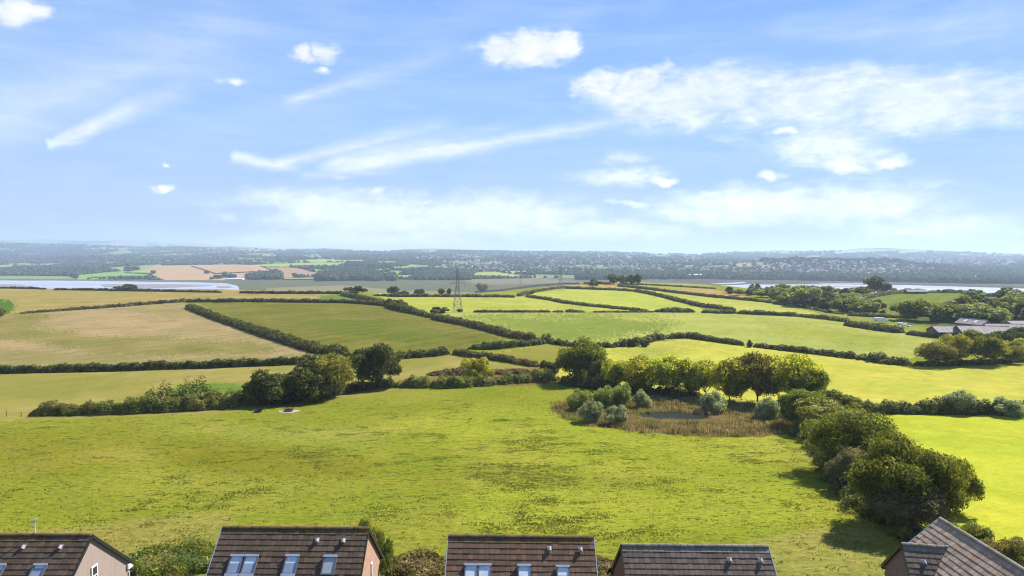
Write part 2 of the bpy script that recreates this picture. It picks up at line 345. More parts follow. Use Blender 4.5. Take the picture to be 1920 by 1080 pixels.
# ------------------------------------------------------------------ ground colour plan
# each region: outline in photo coordinates of the land it covers, its crop colour (a cloud shadow painted into one), tussock, stripes, straw
G = {}
REG = [
 # outline, colour, tussock, stripe, straw, softness of the edge
 ([(-600, 690), (0, 702), (300, 694), (560, 684), (650, 674), (735, 676), (840, 666), (900, 676), (990, 690), (1000, 712), (740, 735), (640, 750), (470, 768), (400, 776), (150, 786), (-600, 800)], (.240, .215, .048), .25, .35, .6, 0),
 ([(310, 740), (330, 724), (400, 717), (470, 722), (455, 740), (360, 745)], (.125, .190, .030), .2, 0, 0, 5),
 ([(760, 712), (830, 695), (960, 690), (900, 710)], (.16, .20, .04), .2, 0, 0, 6),
 ([(-600, 598), (0, 592), (35, 590), (190, 578), (345, 568), (420, 601), (500, 629), (600, 663), (560, 672), (400, 682), (0, 696), (-600, 700)], (.330, .240, .118), .3, .9, .5, 0),
 ([(-600, 598), (30, 590), (110, 588), (60, 610), (160, 630), (330, 634), (470, 640), (530, 655), (470, 668), (300, 664), (190, 668), (90, 640), (-600, 640)], (.212, .182, .056), .3, .6, .4, 9),
 ([(-600, 655), (0, 655), (300, 672), (560, 664), (560, 675), (0, 700), (-600, 700)], (.25, .205, .08), .3, .6, .5, 7),
 ([(200, 580), (345, 568), (420, 601), (370, 600), (260, 590)], (.27, .215, .085), .3, .6, .5, 7),
 ([(370, 568), (700, 568), (830, 600), (960, 633), (860, 660), (735, 664), (650, 660), (560, 638), (470, 605), (400, 582)], (.155, .150, .028), .15, 1., .15, 0),
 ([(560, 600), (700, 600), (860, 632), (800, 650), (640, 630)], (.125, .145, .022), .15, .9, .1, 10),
 ([(-600, 535), (0, 536), (650, 545), (700, 560), (690, 566), (345, 565), (200, 575), (35, 586), (-600, 610)], (.290, .228, .072), .1, .4, .35, 0),
 ([(-600, 600), (-50, 560), (6, 560), (26, 568), (30, 580), (0, 590)], (.070, .140, .016), 0, 0, 0, 3),
 ([(600, 554), (650, 551), (695, 561), (690, 564), (600, 563)], (.12, .18, .03), 0, 0, 0, 2),
 ([(700, 550), (1000, 553), (1060, 568), (1140, 577), (1225, 584), (890, 586), (820, 592), (735, 568)], (.34, .345, .062), .05, .2, .1, 0),
 ([(740, 566), (900, 570), (1100, 578), (880, 586), (820, 590)], (.32, .335, .055), .05, .2, .1, 5),
 ([(820, 590), (890, 585), (1230, 584), (1400, 589), (1510, 594), (1600, 607), (1720, 630), (1760, 642), (1700, 678), (1500, 662), (1390, 648), (1290, 633), (1220, 638), (1120, 650), (1020, 642), (960, 630)], (.31, .325, .075), .1, .2, 0, 0),
 ([(870, 589), (1150, 590), (1250, 600), (1260, 618), (1120, 640), (1040, 645), (960, 630)], (.185, .225, .040), .1, .2, 0, 18),  # left part of the pasture: cloud shadow painted in as darker green
 ([(1400, 606), (1600, 618), (1700, 640), (1640, 655), (1450, 625)], (.27, .29, .05), .1, .2, 0, 14),
 ([(1000, 560), (1000, 548), (1060, 541), (1190, 545), (1240, 558), (1320, 580), (1320, 585), (1225, 584), (1140, 574)], (.355, .38, .065), .05, .1, .1, 0),
 ([(1190, 540), (1290, 548), (1400, 562), (1500, 573), (1540, 590), (1385, 584), (1310, 570), (1240, 555)], (.35, .365, .07), .05, .1, .1, 0),
 ([(1150, 530), (1230, 525), (1330, 530), (1340, 544), (1280, 545), (1200, 542)], (.27, .27, .06), 0, 0, .1, 0),
 ([(1240, 543), (1300, 541), (1345, 545), (1400, 554), (1395, 561), (1290, 551)], (.36, .24, .09), 0, 0, .3, 0),
 ([(930, 553), (1000, 545), (1060, 530), (1150, 530), (1200, 545), (1060, 542), (990, 552)], (.35, .265, .075), 0, 0, .2, 0),
 ([(860, 553), (930, 549), (1000, 548), (990, 556), (860, 556)], (.25, .26, .045), 0, 0, .1, 0),
 ([(1400, 560), (1610, 585), (1700, 600), (1740, 618), (1700, 622), (1600, 600), (1500, 580)], (.22, .23, .045), .1, 0, .2, 0),
 ([(1605, 570), (1640, 555), (1700, 546), (1810, 544), (1815, 570), (1740, 582), (1680, 590), (1640, 588)], (.155, .185, .034), 0, .8, 0, 0),
 ([(1815, 545), (2300, 540), (2300, 620), (1700, 610), (1700, 596), (1760, 580)], (.10, .12, .03), .2, 0, 0, 0),
 ([(925, 662), (1030, 645), (1125, 653), (1220, 642), (1290, 636), (1400, 650), (1600, 674), (1700, 688), (2400, 680), (2400, 765), (1590, 775), (1480, 760), (1400, 755), (1200, 740), (1060, 720), (1000, 690)], (.415, .395, .062), .12, .3, .12, 0),
 ([(1100, 655), (1290, 638), (1330, 650), (1200, 670)], (.35, .335, .06), .1, .2, .2, 12),
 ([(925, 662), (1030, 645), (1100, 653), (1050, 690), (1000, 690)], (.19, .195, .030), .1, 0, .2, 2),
 ([(1560, 775), (2500, 770), (2500, 1130), (1860, 1060), (1790, 1010), (1740, 985), (1760, 930), (1700, 860), (1640, 820), (1590, 790)], (.400, .415, .040), .4, .15, .0, 0),
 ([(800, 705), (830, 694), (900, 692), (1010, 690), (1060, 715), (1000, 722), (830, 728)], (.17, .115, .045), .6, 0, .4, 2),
 # patches inside the near meadow
 ([(240, 830), (430, 818), (700, 868), (680, 905), (470, 895), (330, 870)], (.175, .175, .014), 1, 0, .2, 16),
 ([(-100, 800), (250, 800), (300, 850), (100, 900), (-100, 900)], (.205, .200, .018), 1, 0, .4, 22),
 ([(0, 1000), (180, 985), (330, 960), (440, 965), (420, 1030), (200, 1040), (0, 1040)], (.265, .225, .050), 1, 0, .6, 9),
 ([(330, 800), (560, 790), (760, 815), (700, 840), (450, 820)], (.245, .245, .035), 1, 0, .4, 14),
 ([(700, 800), (1000, 760), (1500, 830), (1450, 900), (900, 860)], (.258, .276, .026), 1, 0, .2, 26),
 ([(900, 910), (1500, 900), (1600, 980), (1100, 1000), (860, 980)], (.265, .280, .028), 1, 0, .2, 30),
 ([(1500, 845), (1570, 850), (1620, 900), (1560, 890)], (.28, .225, .070), 1, 0, .6, 6),
 ([(1400, 1010), (1640, 985), (1700, 1080), (1460, 1080)], (.275, .235, .055), 1, 0, .6, 12),
 # pond surround
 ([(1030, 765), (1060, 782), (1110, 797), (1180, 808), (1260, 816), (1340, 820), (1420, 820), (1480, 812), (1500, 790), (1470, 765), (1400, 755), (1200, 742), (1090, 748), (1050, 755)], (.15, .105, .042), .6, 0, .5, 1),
]
FARREG = [
 ([(-500, 517), (0, 520), (300, 524), (520, 523), (700, 528), (880, 524), (1100, 519), (1300, 522), (1500, 526), (2400, 540), (2400, 700), (-500, 700)], (.120, .125, .070)),
 ([(500, 540), (640, 535), (760, 545), (900, 548), (1000, 540), (1000, 560), (500, 556)], (.22, .20, .10)),
 ([(860, 524), (1020, 522), (1100, 530), (900, 534)], (.20, .175, .105)),
 ([(0, 536), (70, 537), (80, 544), (0, 546)], (.22, .19, .14)),
 ([(1240, 524), (1500, 527), (1700, 531), (1920, 537), (1920, 543), (1500, 536), (1300, 533)], (.10, .095, .07)),
 ([(235, 511), (290, 498), (430, 496), (500, 497), (560, 503), (600, 513), (590, 518), (430, 525), (300, 525)], (.42, .285, .155)),
 ([(500, 499), (560, 503), (602, 514), (520, 519)], (.34, .22, .13)),
 ([(142, 516), (230, 508), (280, 511), (300, 521), (145, 524)], (.20, .33, .07)),
 ([(205, 508), (210, 501), (280, 497), (290, 500), (260, 508)], (.22, .33, .08)),
 ([(-100, 497), (25, 496), (22, 504), (-100, 506)], (.24, .33, .08)),
 ([(-100, 516), (140, 518), (140, 523), (-100, 523)], (.20, .27, .09)),
 ([(485, 496), (600, 492), (645, 493), (645, 500), (500, 501)], (.27, .36, .07)),
 ([(530, 489), (600, 486), (640, 487), (600, 490)], (.30, .36, .10)),
 ([(560, 488), (690, 487), (690, 491), (560, 491)], (.30, .36, .10)),
 ([(570, 503), (610, 506), (612, 512), (600, 512)], (.22, .36, .09)),
 ([(532, 521), (603, 520), (605, 523), (532, 525)], (.28, .34, .09)),
 ([(440, 484), (462, 482), (462, 487), (430, 488)], (.28, .34, .10)),
 ([(730, 506), (742, 498), (778, 497), (780, 505)], (.22, .36, .06)),
 ([(690, 506), (730, 503), (735, 508), (695, 510)], (.25, .36, .08)),
 ([(705, 514), (740, 507), (760, 510), (745, 516)], (.24, .36, .07)),
 ([(712, 518), (775, 515), (776, 522), (716, 523)], (.30, .36, .09)),
 ([(625, 516), (660, 514), (665, 519), (628, 520)], (.22, .32, .08)),
 ([(780, 500), (850, 500), (850, 504), (782, 504)], (.34, .32, .13)),
 ([(884, 516), (895, 510), (930, 509), (960, 514), (1005, 517), (1010, 521), (890, 521)], (.30, .34, .09)),
 ([(940, 508), (985, 508), (1000, 513), (960, 513)], (.38, .30, .12)),
 ([(1000, 514), (1080, 516), (1080, 521), (1010, 521)], (.19, .24, .10)),
 ([(1430, 504), (1480, 505), (1480, 507), (1430, 507)], (.2, .34, .08)),
 ([(1380, 468), (1450, 470), (1450, 474), (1390, 474)], (.2, .26, .1)),
 ([(1560, 472), (1670, 469), (1660, 472), (1570, 477)], (.30, .38, .13)),
 ([(1670, 475), (1720, 469), (1740, 470), (1690, 477)], (.34, .40, .14)),
 ([(1800, 476), (1815, 477), (1810, 481), (1790, 479)], (.30, .36, .14)),
 ([(1885, 490), (1905, 490), (1905, 494), (1885, 494)], (.30, .36, .14)),
 ([(1860, 515), (2100, 516), (2100, 521), (1860, 519)], (.20, .24, .11)),
]
def inpoly(px, py, poly, jit=0):
    P = np.array(poly, float); x0, y0 = P.min(0); x1, y1 = P.max(0)
    m = (px >= x0) & (px <= x1) & (py >= y0) & (py <= y1)
    idx = np.nonzero(m)[0]; x = px[idx]; y = py[idx]; c = np.zeros(len(idx), bool)
    n = len(P); j = n-1
    for i in range(n):
        xi, yi = P[i]; xj, yj = P[j]
        if yi != yj:
            c ^= ((yi > y) != (yj > y)) & (x < (xj-xi)*(y-yi)/(yj-yi)+xi)
        j = i
    return idx[c]
# patchwork of woods and fields beyond the estuary (cells)
_r = np.random.default_rng(33)
CELLY = np.concatenate([_r.uniform(2350, 4500, 260), _r.uniform(4000, 12000, 700)])
CELLX = CELLY*_r.uniform(-.95, .95, len(CELLY))
CELLK = _r.uniform(0, 1, len(CELLY))
def cellkind(x, y):
    o = np.zeros(len(x)); B = 20000
    sy = 1/np.clip(y, 1500, 1e6)
    for i in range(0, len(x), B):
        dx = (x[i:i+B, None]-CELLX)*sy[i:i+B, None]; dy = (y[i:i+B, None]-CELLY)*sy[i:i+B, None]*.45
        o[i:i+B] = CELLK[np.argmin(dx*dx+dy*dy, 1)]
    return o
def plan(x, y, z):
    """ground colour and texture amounts at world points"""
    px, py = proj(x, y, z); n = len(x)
    col = np.tile(np.array([.210, .224, .022]), (n, 1)); par = np.tile(np.array([1., 0, .25]), (n, 1))
    rs = np.random.default_rng(4); ja, jb = rs.normal(size=n), rs.normal(size=n); sa, sb = vnoise(x, y, 70, 43), vnoise(x, y, 45, 44)
    near = (y > 0) & (y < 1000)
    jx = px+vnoise(x, y, 14, 41)*1.2; jy = py+vnoise(x, y, 9, 42)*.5
    ni = np.nonzero(near)[0]
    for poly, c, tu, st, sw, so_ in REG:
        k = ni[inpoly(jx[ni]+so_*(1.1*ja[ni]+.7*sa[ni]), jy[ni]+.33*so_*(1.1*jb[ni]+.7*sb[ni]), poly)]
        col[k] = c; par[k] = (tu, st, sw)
    far = (np.hypot(x, y) >= 1000)
    col[far] = (.11, .12, .055); par[far] = (.2, 0, 0)
    land = (np.hypot(x, y) > 2330)
    li = np.nonzero(land)[0]
    ck = cellkind(x[li], y[li])
    wood = np.array([.030, .046, .018])
    col[li] = wood
    d = y[li]
    g = (ck > .72) & (d > 3000); col[li[g]] = (.19, .26, .075)
    g = (ck > .92) & (d > 3000); col[li[g]] = (.30, .27, .13)
    g = (ck > .52) & (ck <= .72) & (d > 3600); col[li[g]] = (.12, .155, .060)
    fi = np.nonzero((y > 1400) & far)[0]
    for poly, c in FARREG:
        k = fi[inpoly(px[fi], py[fi], poly)]
        if c == FARREG[0][1]: k = k[y[k] < 2600]
        col[k] = c; par[k] = (.1, 0, 0)
    return px, py, col*.87, par

def build_ground():
    pc = np.arange(-330, 2260, 2.4)
    th = np.arctan((pc-960)/1280)
    thb = np.concatenate([np.radians(np.arange(-180, math.degrees(th[0])-1, 4.)), th, np.radians(np.arange(math.degrees(th[-1])+2, 180.1, 4.))])
    thb = np.unique(thb)
    ys = np.arange(1180, 541, -1.35)
    Yn = 30*1280/(ys-480); Yn = Yn[Yn < 700]
    Ya = np.concatenate([[.5, 8, 20, 32, 40], np.linspace(45, Yn[0], 8)[:-1] if Yn[0] > 45 else []])
    yf = np.arange(480+80*1280/Yn[-1]-1, 480+80*1280/9500., -.5)
    Yf = 80*1280/(yf-480)
    Yf = Yf[Yf > Yn[-1]+2]
    Y = np.concatenate([Ya, Yn, Yf, [9800, 10200, 10800, 11500, 12500, 13500, 14200, 14500, 15000, 17000, 20000, 26000, 34000]])
    Y = np.unique(Y)
    TH, YY = np.meshgrid(thb, Y)
    R = YY/np.cos(np.clip(TH, -math.radians(45), math.radians(45)))
    x = (R*np.sin(TH)).ravel(); y = (R*np.cos(TH)).ravel()
    z = hgt(x, y)
    for c, w, h, d in PONDS:
        e = ((x-c.x)/w)**2+((y-c.y)/h)**2; z = np.where(e < 1.5, z-d*np.clip(1.5-e, 0, 1), z)
    px, py, col, par = plan(x, y, z)
    nr, nc = len(Y), len(thb)
    i = np.arange(nr*nc).reshape(nr, nc)
    F = np.stack([i[:-1, :-1], i[:-1, 1:], i[1:, 1:], i[1:, :-1]], -1).reshape(-1, 4)[:, ::-1]
    m, T, out = newmat('ground_cover')
    ca = T.node('ShaderNodeAttribute', attribute_name='crop_and_shade').outputs['Color']
    pa = T.node('ShaderNodeSeparateColor', {0: T.node('ShaderNodeAttribute', attribute_name='texture').outputs['Color']}).outputs
    P = T.node('ShaderNodeNewGeometry').outputs['Position']
    Pf = T.mapping(P, scale=(1, 1, .0))
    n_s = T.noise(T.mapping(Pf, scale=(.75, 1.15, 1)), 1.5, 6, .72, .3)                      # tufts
    n_m = T.noise(Pf, .24, 6, .68, .4)
    n_l = T.noise(Pf, .030, 5, .62, .5)
    n_x = T.noise(Pf, .006, 4, .6)
    c = T.mix(T.maprange(n_l, .32, .68, 0, 1), T.mix(1., ca, (.82, .90, .80), 'MULTIPLY'), T.mix(1., ca, (1.16, 1.08, 1.1), 'MULTIPLY'))
    c = T.mix(T.maprange(n_m, .36, .64, 0, .8), c, T.mix(1., c, (.72, .78, .74), 'MULTIPLY'))
    c = T.mix(T.maprange(T.noise(Pf, .075, 4, .7), .4, .62, 0, .6), c, T.mix(1., c, (1.22, 1.12, 1.3), 'MULTIPLY'))
    straw = T.math('MULTIPLY', T.maprange(T.math('ADD', T.math('MULTIPLY', n_l, .6), T.math('MULTIPLY', n_m, .4)), .46, .62), pa[2])
    c = T.mix(straw, c, T.mix(.55, ca, (.34, .27, .12)))
    gr = T.math('MULTIPLY', T.maprange(T.math('ADD', T.math('MULTIPLY', n_x, .55), T.math('MULTIPLY', n_l, .45)), .53, .46), T.math('MULTIPLY', pa[2], .75))
    c = T.mix(gr, c, T.mix(.35, ca, (.11, .14, .022)))
    fr = T.math('MULTIPLY', T.maprange(T.noise(Pf, .052, 5, .6, .8), .50, .62), T.math('MULTIPLY', pa[0], .65))
    c = T.mix(fr, c, T.mix(1., ca, (.80, .95, .85), 'MULTIPLY'))
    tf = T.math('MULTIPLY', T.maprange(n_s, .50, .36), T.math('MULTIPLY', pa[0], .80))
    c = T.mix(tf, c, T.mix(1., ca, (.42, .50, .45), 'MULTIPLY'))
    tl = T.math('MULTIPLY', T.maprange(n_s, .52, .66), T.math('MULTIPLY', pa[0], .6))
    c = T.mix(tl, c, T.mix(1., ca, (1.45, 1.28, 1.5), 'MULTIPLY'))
    # rows left by the machines
    wv = T.node('ShaderNodeTexWave', {'Vector': T.mapping(Pf, rot=(0, 0, .62)), 'Scale': .028, 'Distortion': 1.2, 'Detail': 4., 'Detail Scale': 1.3}).outputs['Fac']
    st = T.math('MULTIPLY', T.maprange(wv, .45, .95), T.math('MULTIPLY', T.math('MULTIPLY', pa[1], .75), T.maprange(n_m, .4, .6, .3, 1)))
    c = T.mix(st, c, T.mix(1., c, (.70, .74, .72), 'MULTIPLY'))
    p = T.node('ShaderNodeBsdfPrincipled', {'Base Color': c, 'Roughness': .95, 'Specular IOR Level': .0})
    hh = T.math('ADD', T.math('MULTIPLY', n_s, .30), T.math('MULTIPLY', n_m, .5))
    b = T.node('ShaderNodeBump', {'Height': hh, 'Strength': T.math('MULTIPLY_ADD', pa[0], .5, .2), 'Distance': 1.})
    T.l.new(b.outputs[0], p.inputs['Normal'])
    T.l.new(p.outputs[0], out.inputs[0])
    o = mesh('ground', np.stack([x, y, z], 1), F, m, None, {'crop_and_shade': ('POINT', col), 'texture': ('POINT', par)}, True)
    tag(o, kind='structure')

pond_c = at(1264, 779)
PONDS = [(pond_c, 6.5, 4.2, .8)]
build_ground()

# ------------------------------------------------------------------ water
def water_mat(name, col, rough, bump, scale):
    m, T, out = newmat(name); P = T.node('ShaderNodeNewGeometry').outputs['Position']
    n = T.noise(T.mapping(P, scale=(1, 1, 0)), scale, 4, .6)
    n2 = T.noise(T.mapping(P, scale=(.3, 1, 0)), .012, 4, .6, 1.)
    c = T.mix(T.maprange(n2, .4, .62), col, tuple(k*.72 for k in col))
    p = T.node('ShaderNodeBsdfPrincipled', {'Base Color': c, 'Roughness': rough, 'IOR': 1.33, 'Specular IOR Level': .5})
    b = T.node('ShaderNodeBump', {'Height': n, 'Strength': bump, 'Distance': .05}); T.l.new(b.outputs[0], p.inputs['Normal'])
    T.l.new(p.outputs[0], out.inputs[0]); return m
M['estuary'] = water_mat('estuary_water', (.40, .39, .45), .25, .25, .5)
M['pondw'] = water_mat('pond_water', (.02, .025, .02), .04, 1., 2.5)
def flat_poly(name, pts, z, mat, kind='structure'):
    V = []
    for px, py in pts:
        a, b, c = ray(px, py); t = (z-CAMZ)/c; V.append((a*t, b*t, z))
    o = mesh(name, np.array(V), np.arange(len(V))[::-1].reshape(1, -1), mat); tag(o, kind=kind); return o
def wiggle(pts, amp=.25, n=5, seed=1):
    r = np.random.default_rng(seed); o = []
    for (a, b), (c, d) in zip(pts, pts[1:]+pts[:1]):
        for k in range(n): t = k/n; o.append((a+(c-a)*t, b+(d-b)*t+(r.normal()*amp if k else 0)))
    return o
flat_poly('estuary_water', wiggle([(-900, 524), (0, 525.5), (160, 526.5), (300, 528.5), (420, 530.5), (446, 536), (449, 543), (440, 549), (380, 556), (300, 560), (0, 570), (-900, 570)], .3), 1.2, M['estuary'])
flat_poly('estuary_water', wiggle([(1325, 536), (1420, 533.2), (1500, 533), (1560, 533), (1700, 534.5), (1920, 541), (2600, 552), (2600, 566), (1920, 549), (1800, 549), (1640, 550), (1500, 545), (1380, 541)], .2, 5, 2), 1.2, M['estuary'])
flat_poly('estuary_water', wiggle([(1330, 531.5), (1370, 530.2), (1395, 528.6), (1400, 530.4), (1380, 532.2), (1345, 532.6)], .12, 3, 3), 1.3, M['estuary'])
flat_poly('estuary_water', wiggle([(1520, 530.6), (1640, 531.4), (1700, 532.6), (1640, 532.6), (1540, 531.6)], .1, 3, 4), 1.3, M['estuary'])
M['mud'] = simple('mud', (.21, .175, .145), .45, .2, .02)
flat_poly('mud_bank', wiggle([(188, 533.6), (240, 532.2), (330, 532.6), (400, 535), (330, 538.6), (240, 541), (196, 537)], .2, 4, 5), 1.6, M['mud'])
flat_poly('mud_bank', wiggle([(405, 536.5), (425, 535.6), (437, 538), (420, 540), (408, 539)], .12, 3, 6), 1.6, M['mud'])
flat_poly('mud_bank', wiggle([(-400, 532), (30, 533), (62, 538), (70, 545), (-400, 550)], .2, 4, 7), 1.6, M['mud'])
flat_poly('mud_bank', wiggle([(1440, 535.6), (1560, 535.2), (1700, 537.2), (1600, 537.4), (1500, 537)], .1, 4, 8), 1.6, M['mud'])
pz = pond_c.z-.22
a = np.linspace(0, 2*pi, 40, endpoint=False); rr = 1+.10*np.sin(3*a+1)+.07*np.sin(5*a)
o = mesh('pond_water', np.stack([pond_c.x+8.2*rr*np.cos(a), pond_c.y+4.8*rr*np.sin(a), np.full(40, pz)], 1), np.arange(40).reshape(1, -1), M['pondw']); tag(o, kind='structure')

# ------------------------------------------------------------------ foliage geometry
def leaves(P, N, size, rng, spread=.8, asp=1.5):
    """one small leaf-clump quad per point"""
    n = len(P); N = N+rng.normal(size=(n, 3))*spread; N /= np.linalg.norm(N, axis=1)[:, None]+1e-9
    A = np.cross(N, rng.normal(size=(n, 3))); A /= np.linalg.norm(A, axis=1)[:, None]+1e-9; B = np.cross(N, A)
    s = (size*rng.uniform(.6, 1.35, n))[:, None]
    A = A*s*.5*asp; B = B*s*.5
    V = np.stack([P-A, P-B*.9+A*.15, P+A, P+B*.9+A*.1], 1).reshape(-1, 3)
    F = np.arange(4*n).reshape(n, 4); lv = rng.uniform(0, 1, n)
    return V, F, lv
def sph(n, rng, up=-.35):
    v = rng.normal(size=(int(n*2.2)+8, 3)); v /= np.linalg.norm(v, axis=1)[:, None]; v = v[v[:, 2] > up][:n]
    return v
def crown_mesh(name, W, H, base, nleaf, size, rng, mat, lobes=15, flat=.75, asp=1.5, spread=.8, small=1.):
    """crown W wide, from height base to H, built of leafy boughs"""
    cz = (base+H)/2; rz = (H-base)/2; C = []
    for i in range(lobes):
        v = rng.normal(size=3); v /= np.linalg.norm(v); v[2] = v[2]*.9+.12
        f = rng.uniform(.50, .92)
        C.append((v[0]*W/2*f, v[1]*W/2*f, cz+v[2]*rz*f, rng.uniform(.13, .27)*small*min(W, H)))
    C.append((0, 0, cz, .30*min(W, 2*rz)))
    tot = sum(c[3]**2 for c in C); VV = []; FF = []; LL = []; off = 0
    for c in C:
        k = int(nleaf*c[3]**2/tot); u = sph(k, rng, -.7); k = len(u)
        rad = c[3]*(1+.16*np.sin(u[:, 0]*7+c[0])*np.sin(u[:, 1]*6+c[1])+.10*np.sin(u[:, 2]*11+c[2]))
        d = rng.uniform(0, 1, k)**.45*.55+.52
        P = np.array(c[:3])+u*(rad*d)[:, None]*np.array([1, 1, flat])
        P = P[P[:, 2] > base*.55]; u = u[:len(P)]
        v, f, l = leaves(P, u, size, rng, spread, asp)
        l = np.clip(l*.7+.3*rng.uniform()+.0, 0, 1)
        VV.append(v); FF.append(f+off); LL.append(l); off += len(v)
    return mesh(name, np.vstack(VV), np.vstack(FF), mat, None, {'lv': ('FACE', np.concatenate(LL))}, False, False), C
def trunk_mesh(name, H, base, r, C, rng, lean=0.):
    b = MB(); p = np.array([0, 0, -.5]); top = np.array([lean*base, 0, base*1.1])
    segs = 5; prev = p; pr = r*1.35
    for i in range(1, segs+1):
        t = i/segs; q = p*(1-t)+top*t+np.array([rng.normal()*.06*r*4, rng.normal()*.06*r*4, 0]); rr = r*(1-.35*t)
        b.tube(prev, q, pr, rr, 8, .5); prev = q; pr = rr
    for c in C[::1][:10]:
        e = np.array(c[:3]); m = prev*.5+e*.5+np.array([0, 0, -.1*H*.3])+rng.normal(size=3)*.15
        b.tube(prev, m, pr*.62, pr*.36, 6, .5); b.tube(m, e, pr*.36, pr*.10, 5, .5)
        e2 = m+(e-m)*.6+rng.normal(size=3)*.6; b.tube(m, e2, pr*.2, pr*.05, 4, .5)
    return b.build(name, M['bark'], None, True, False)
TT = {}
def tree_kind(key, W, H, base, n, size, mat, seeds, lobes=15, r=.28, lean=0., flat=.8):
    TT[key] = []
    for s in seeds:
        rng = np.random.default_rng(s)
        cm, C = crown_mesh('crown', W, H, base, n, size, rng, mat, lobes, flat)
        tm = trunk_mesh('trunk', H, base, r, C, rng, lean*rng.uniform(.4, 1))
        TT[key].append((cm, tm, W, H))
def bush_kind(key, W, H, n, size, mat, seeds, lobes=11, flat=.9, asp=1.5, spread=.8):
    TT[key] = []
    for s in seeds:
        rng = np.random.default_rng(s)
        cm, C = crown_mesh('leaves', W, H, -.15*H, n, size, rng, mat, lobes, flat, asp, spread)
        TT[key].append((cm, None, W, H))
tree_kind('oak', 12, 10, 1.3, 13000, .38, M['oak'], (1, 2, 3), 30)
tree_kind('dark', 12, 10, .8, 13000, .38, M['darkleaf'], (4, 5), 30)
tree_kind('autumn', 11, 10, 1.4, 11000, .36, M['autumn'], (6, 7), 28)
tree_kind('lime', 11, 10, 1.4, 10000, .36, M['lime'], (8, 9, 10), 24, .22, .25)
tree_kind('hioak', 13, 10, .4, 60000, .22, M['oak'], (11, 12), 60, .35)
tree_kind('higrey', 10, 8, .2, 34000, .20, M['greyleaf'], (13,), 40, .3)
tree_kind('fartree', 12, 10, .6, 2200, .9, M['oak'], (14, 15, 16), 20, .3)
tree_kind('fardark', 12, 10, .5, 2200, .9, M['darkleaf'], (17, 18), 20, .3)
tree_kind('farlime', 12, 10, .5, 2200, .9, M['willow_green'], (19, 20), 18, .3)
bush_kind('willow', 6, 5, 12000, .20, M['willow'], (21, 22), 26, 1.1, 2.6, .9)
bush_kind('sallow', 6, 6, 12000, .20, M['willow_green'], (23, 24), 26, 1.2, 2.6, .9)
bush_kind('bush', 6, 4, 8000, .28, M['hedge'], (25, 26), 20)
bush_kind('darkbush', 8, 7, 13000, .30, M['darkleaf'], (27, 28), 26)
bush_kind('farbush', 8, 5, 1100, .8, M['hedge'], (29, 30), 12)
bush_kind('scrub', 5, 4, 26000, .12, M['bramble'], (31, 32), 26)
bush_kind('olive', 8, 5, 11000, .26, M['lime'], (33,), 24)
def plant(kind, px, py, wpx, hpx, label=None, cat=None, group=None, name=None, var=None, sink=0., rz=None, flatY=1.):
    """stand one tree or bush on the ground seen at (px, py); width and height as in the photograph"""
    c = at(px, py); v = TT[kind][(var if var is not None else random.randrange(99)) % len(TT[kind])]
    cm, tm, W, H = v; s = c.y/1280
    sx = wpx*s/W; sz = hpx*s/H*math.sqrt(1+((CAMZ-c.z)/c.y)**2)
    rot = rz if rz is not None else random.uniform(0, 6.28)
    isb = tm is None
    nm = name or ('shrub' if isb else 'tree')
    if isb:
        o = bpy.data.objects.new(nm, cm); COL.objects.link(o)
    else:
        o = empty(nm)
        for part, me in (('crown', cm), ('trunk', tm)):
            ch = bpy.data.objects.new(part, me); COL.objects.link(ch); ch.parent = o
    o.location = (c.x, c.y+.25*wpx*s*0, c.z-sink); o.rotation_euler = (0, 0, rot); o.scale = (sx, sx*flatY, sz)
    tag(o, label, cat or ('shrub' if isb else 'tree'), group); return o

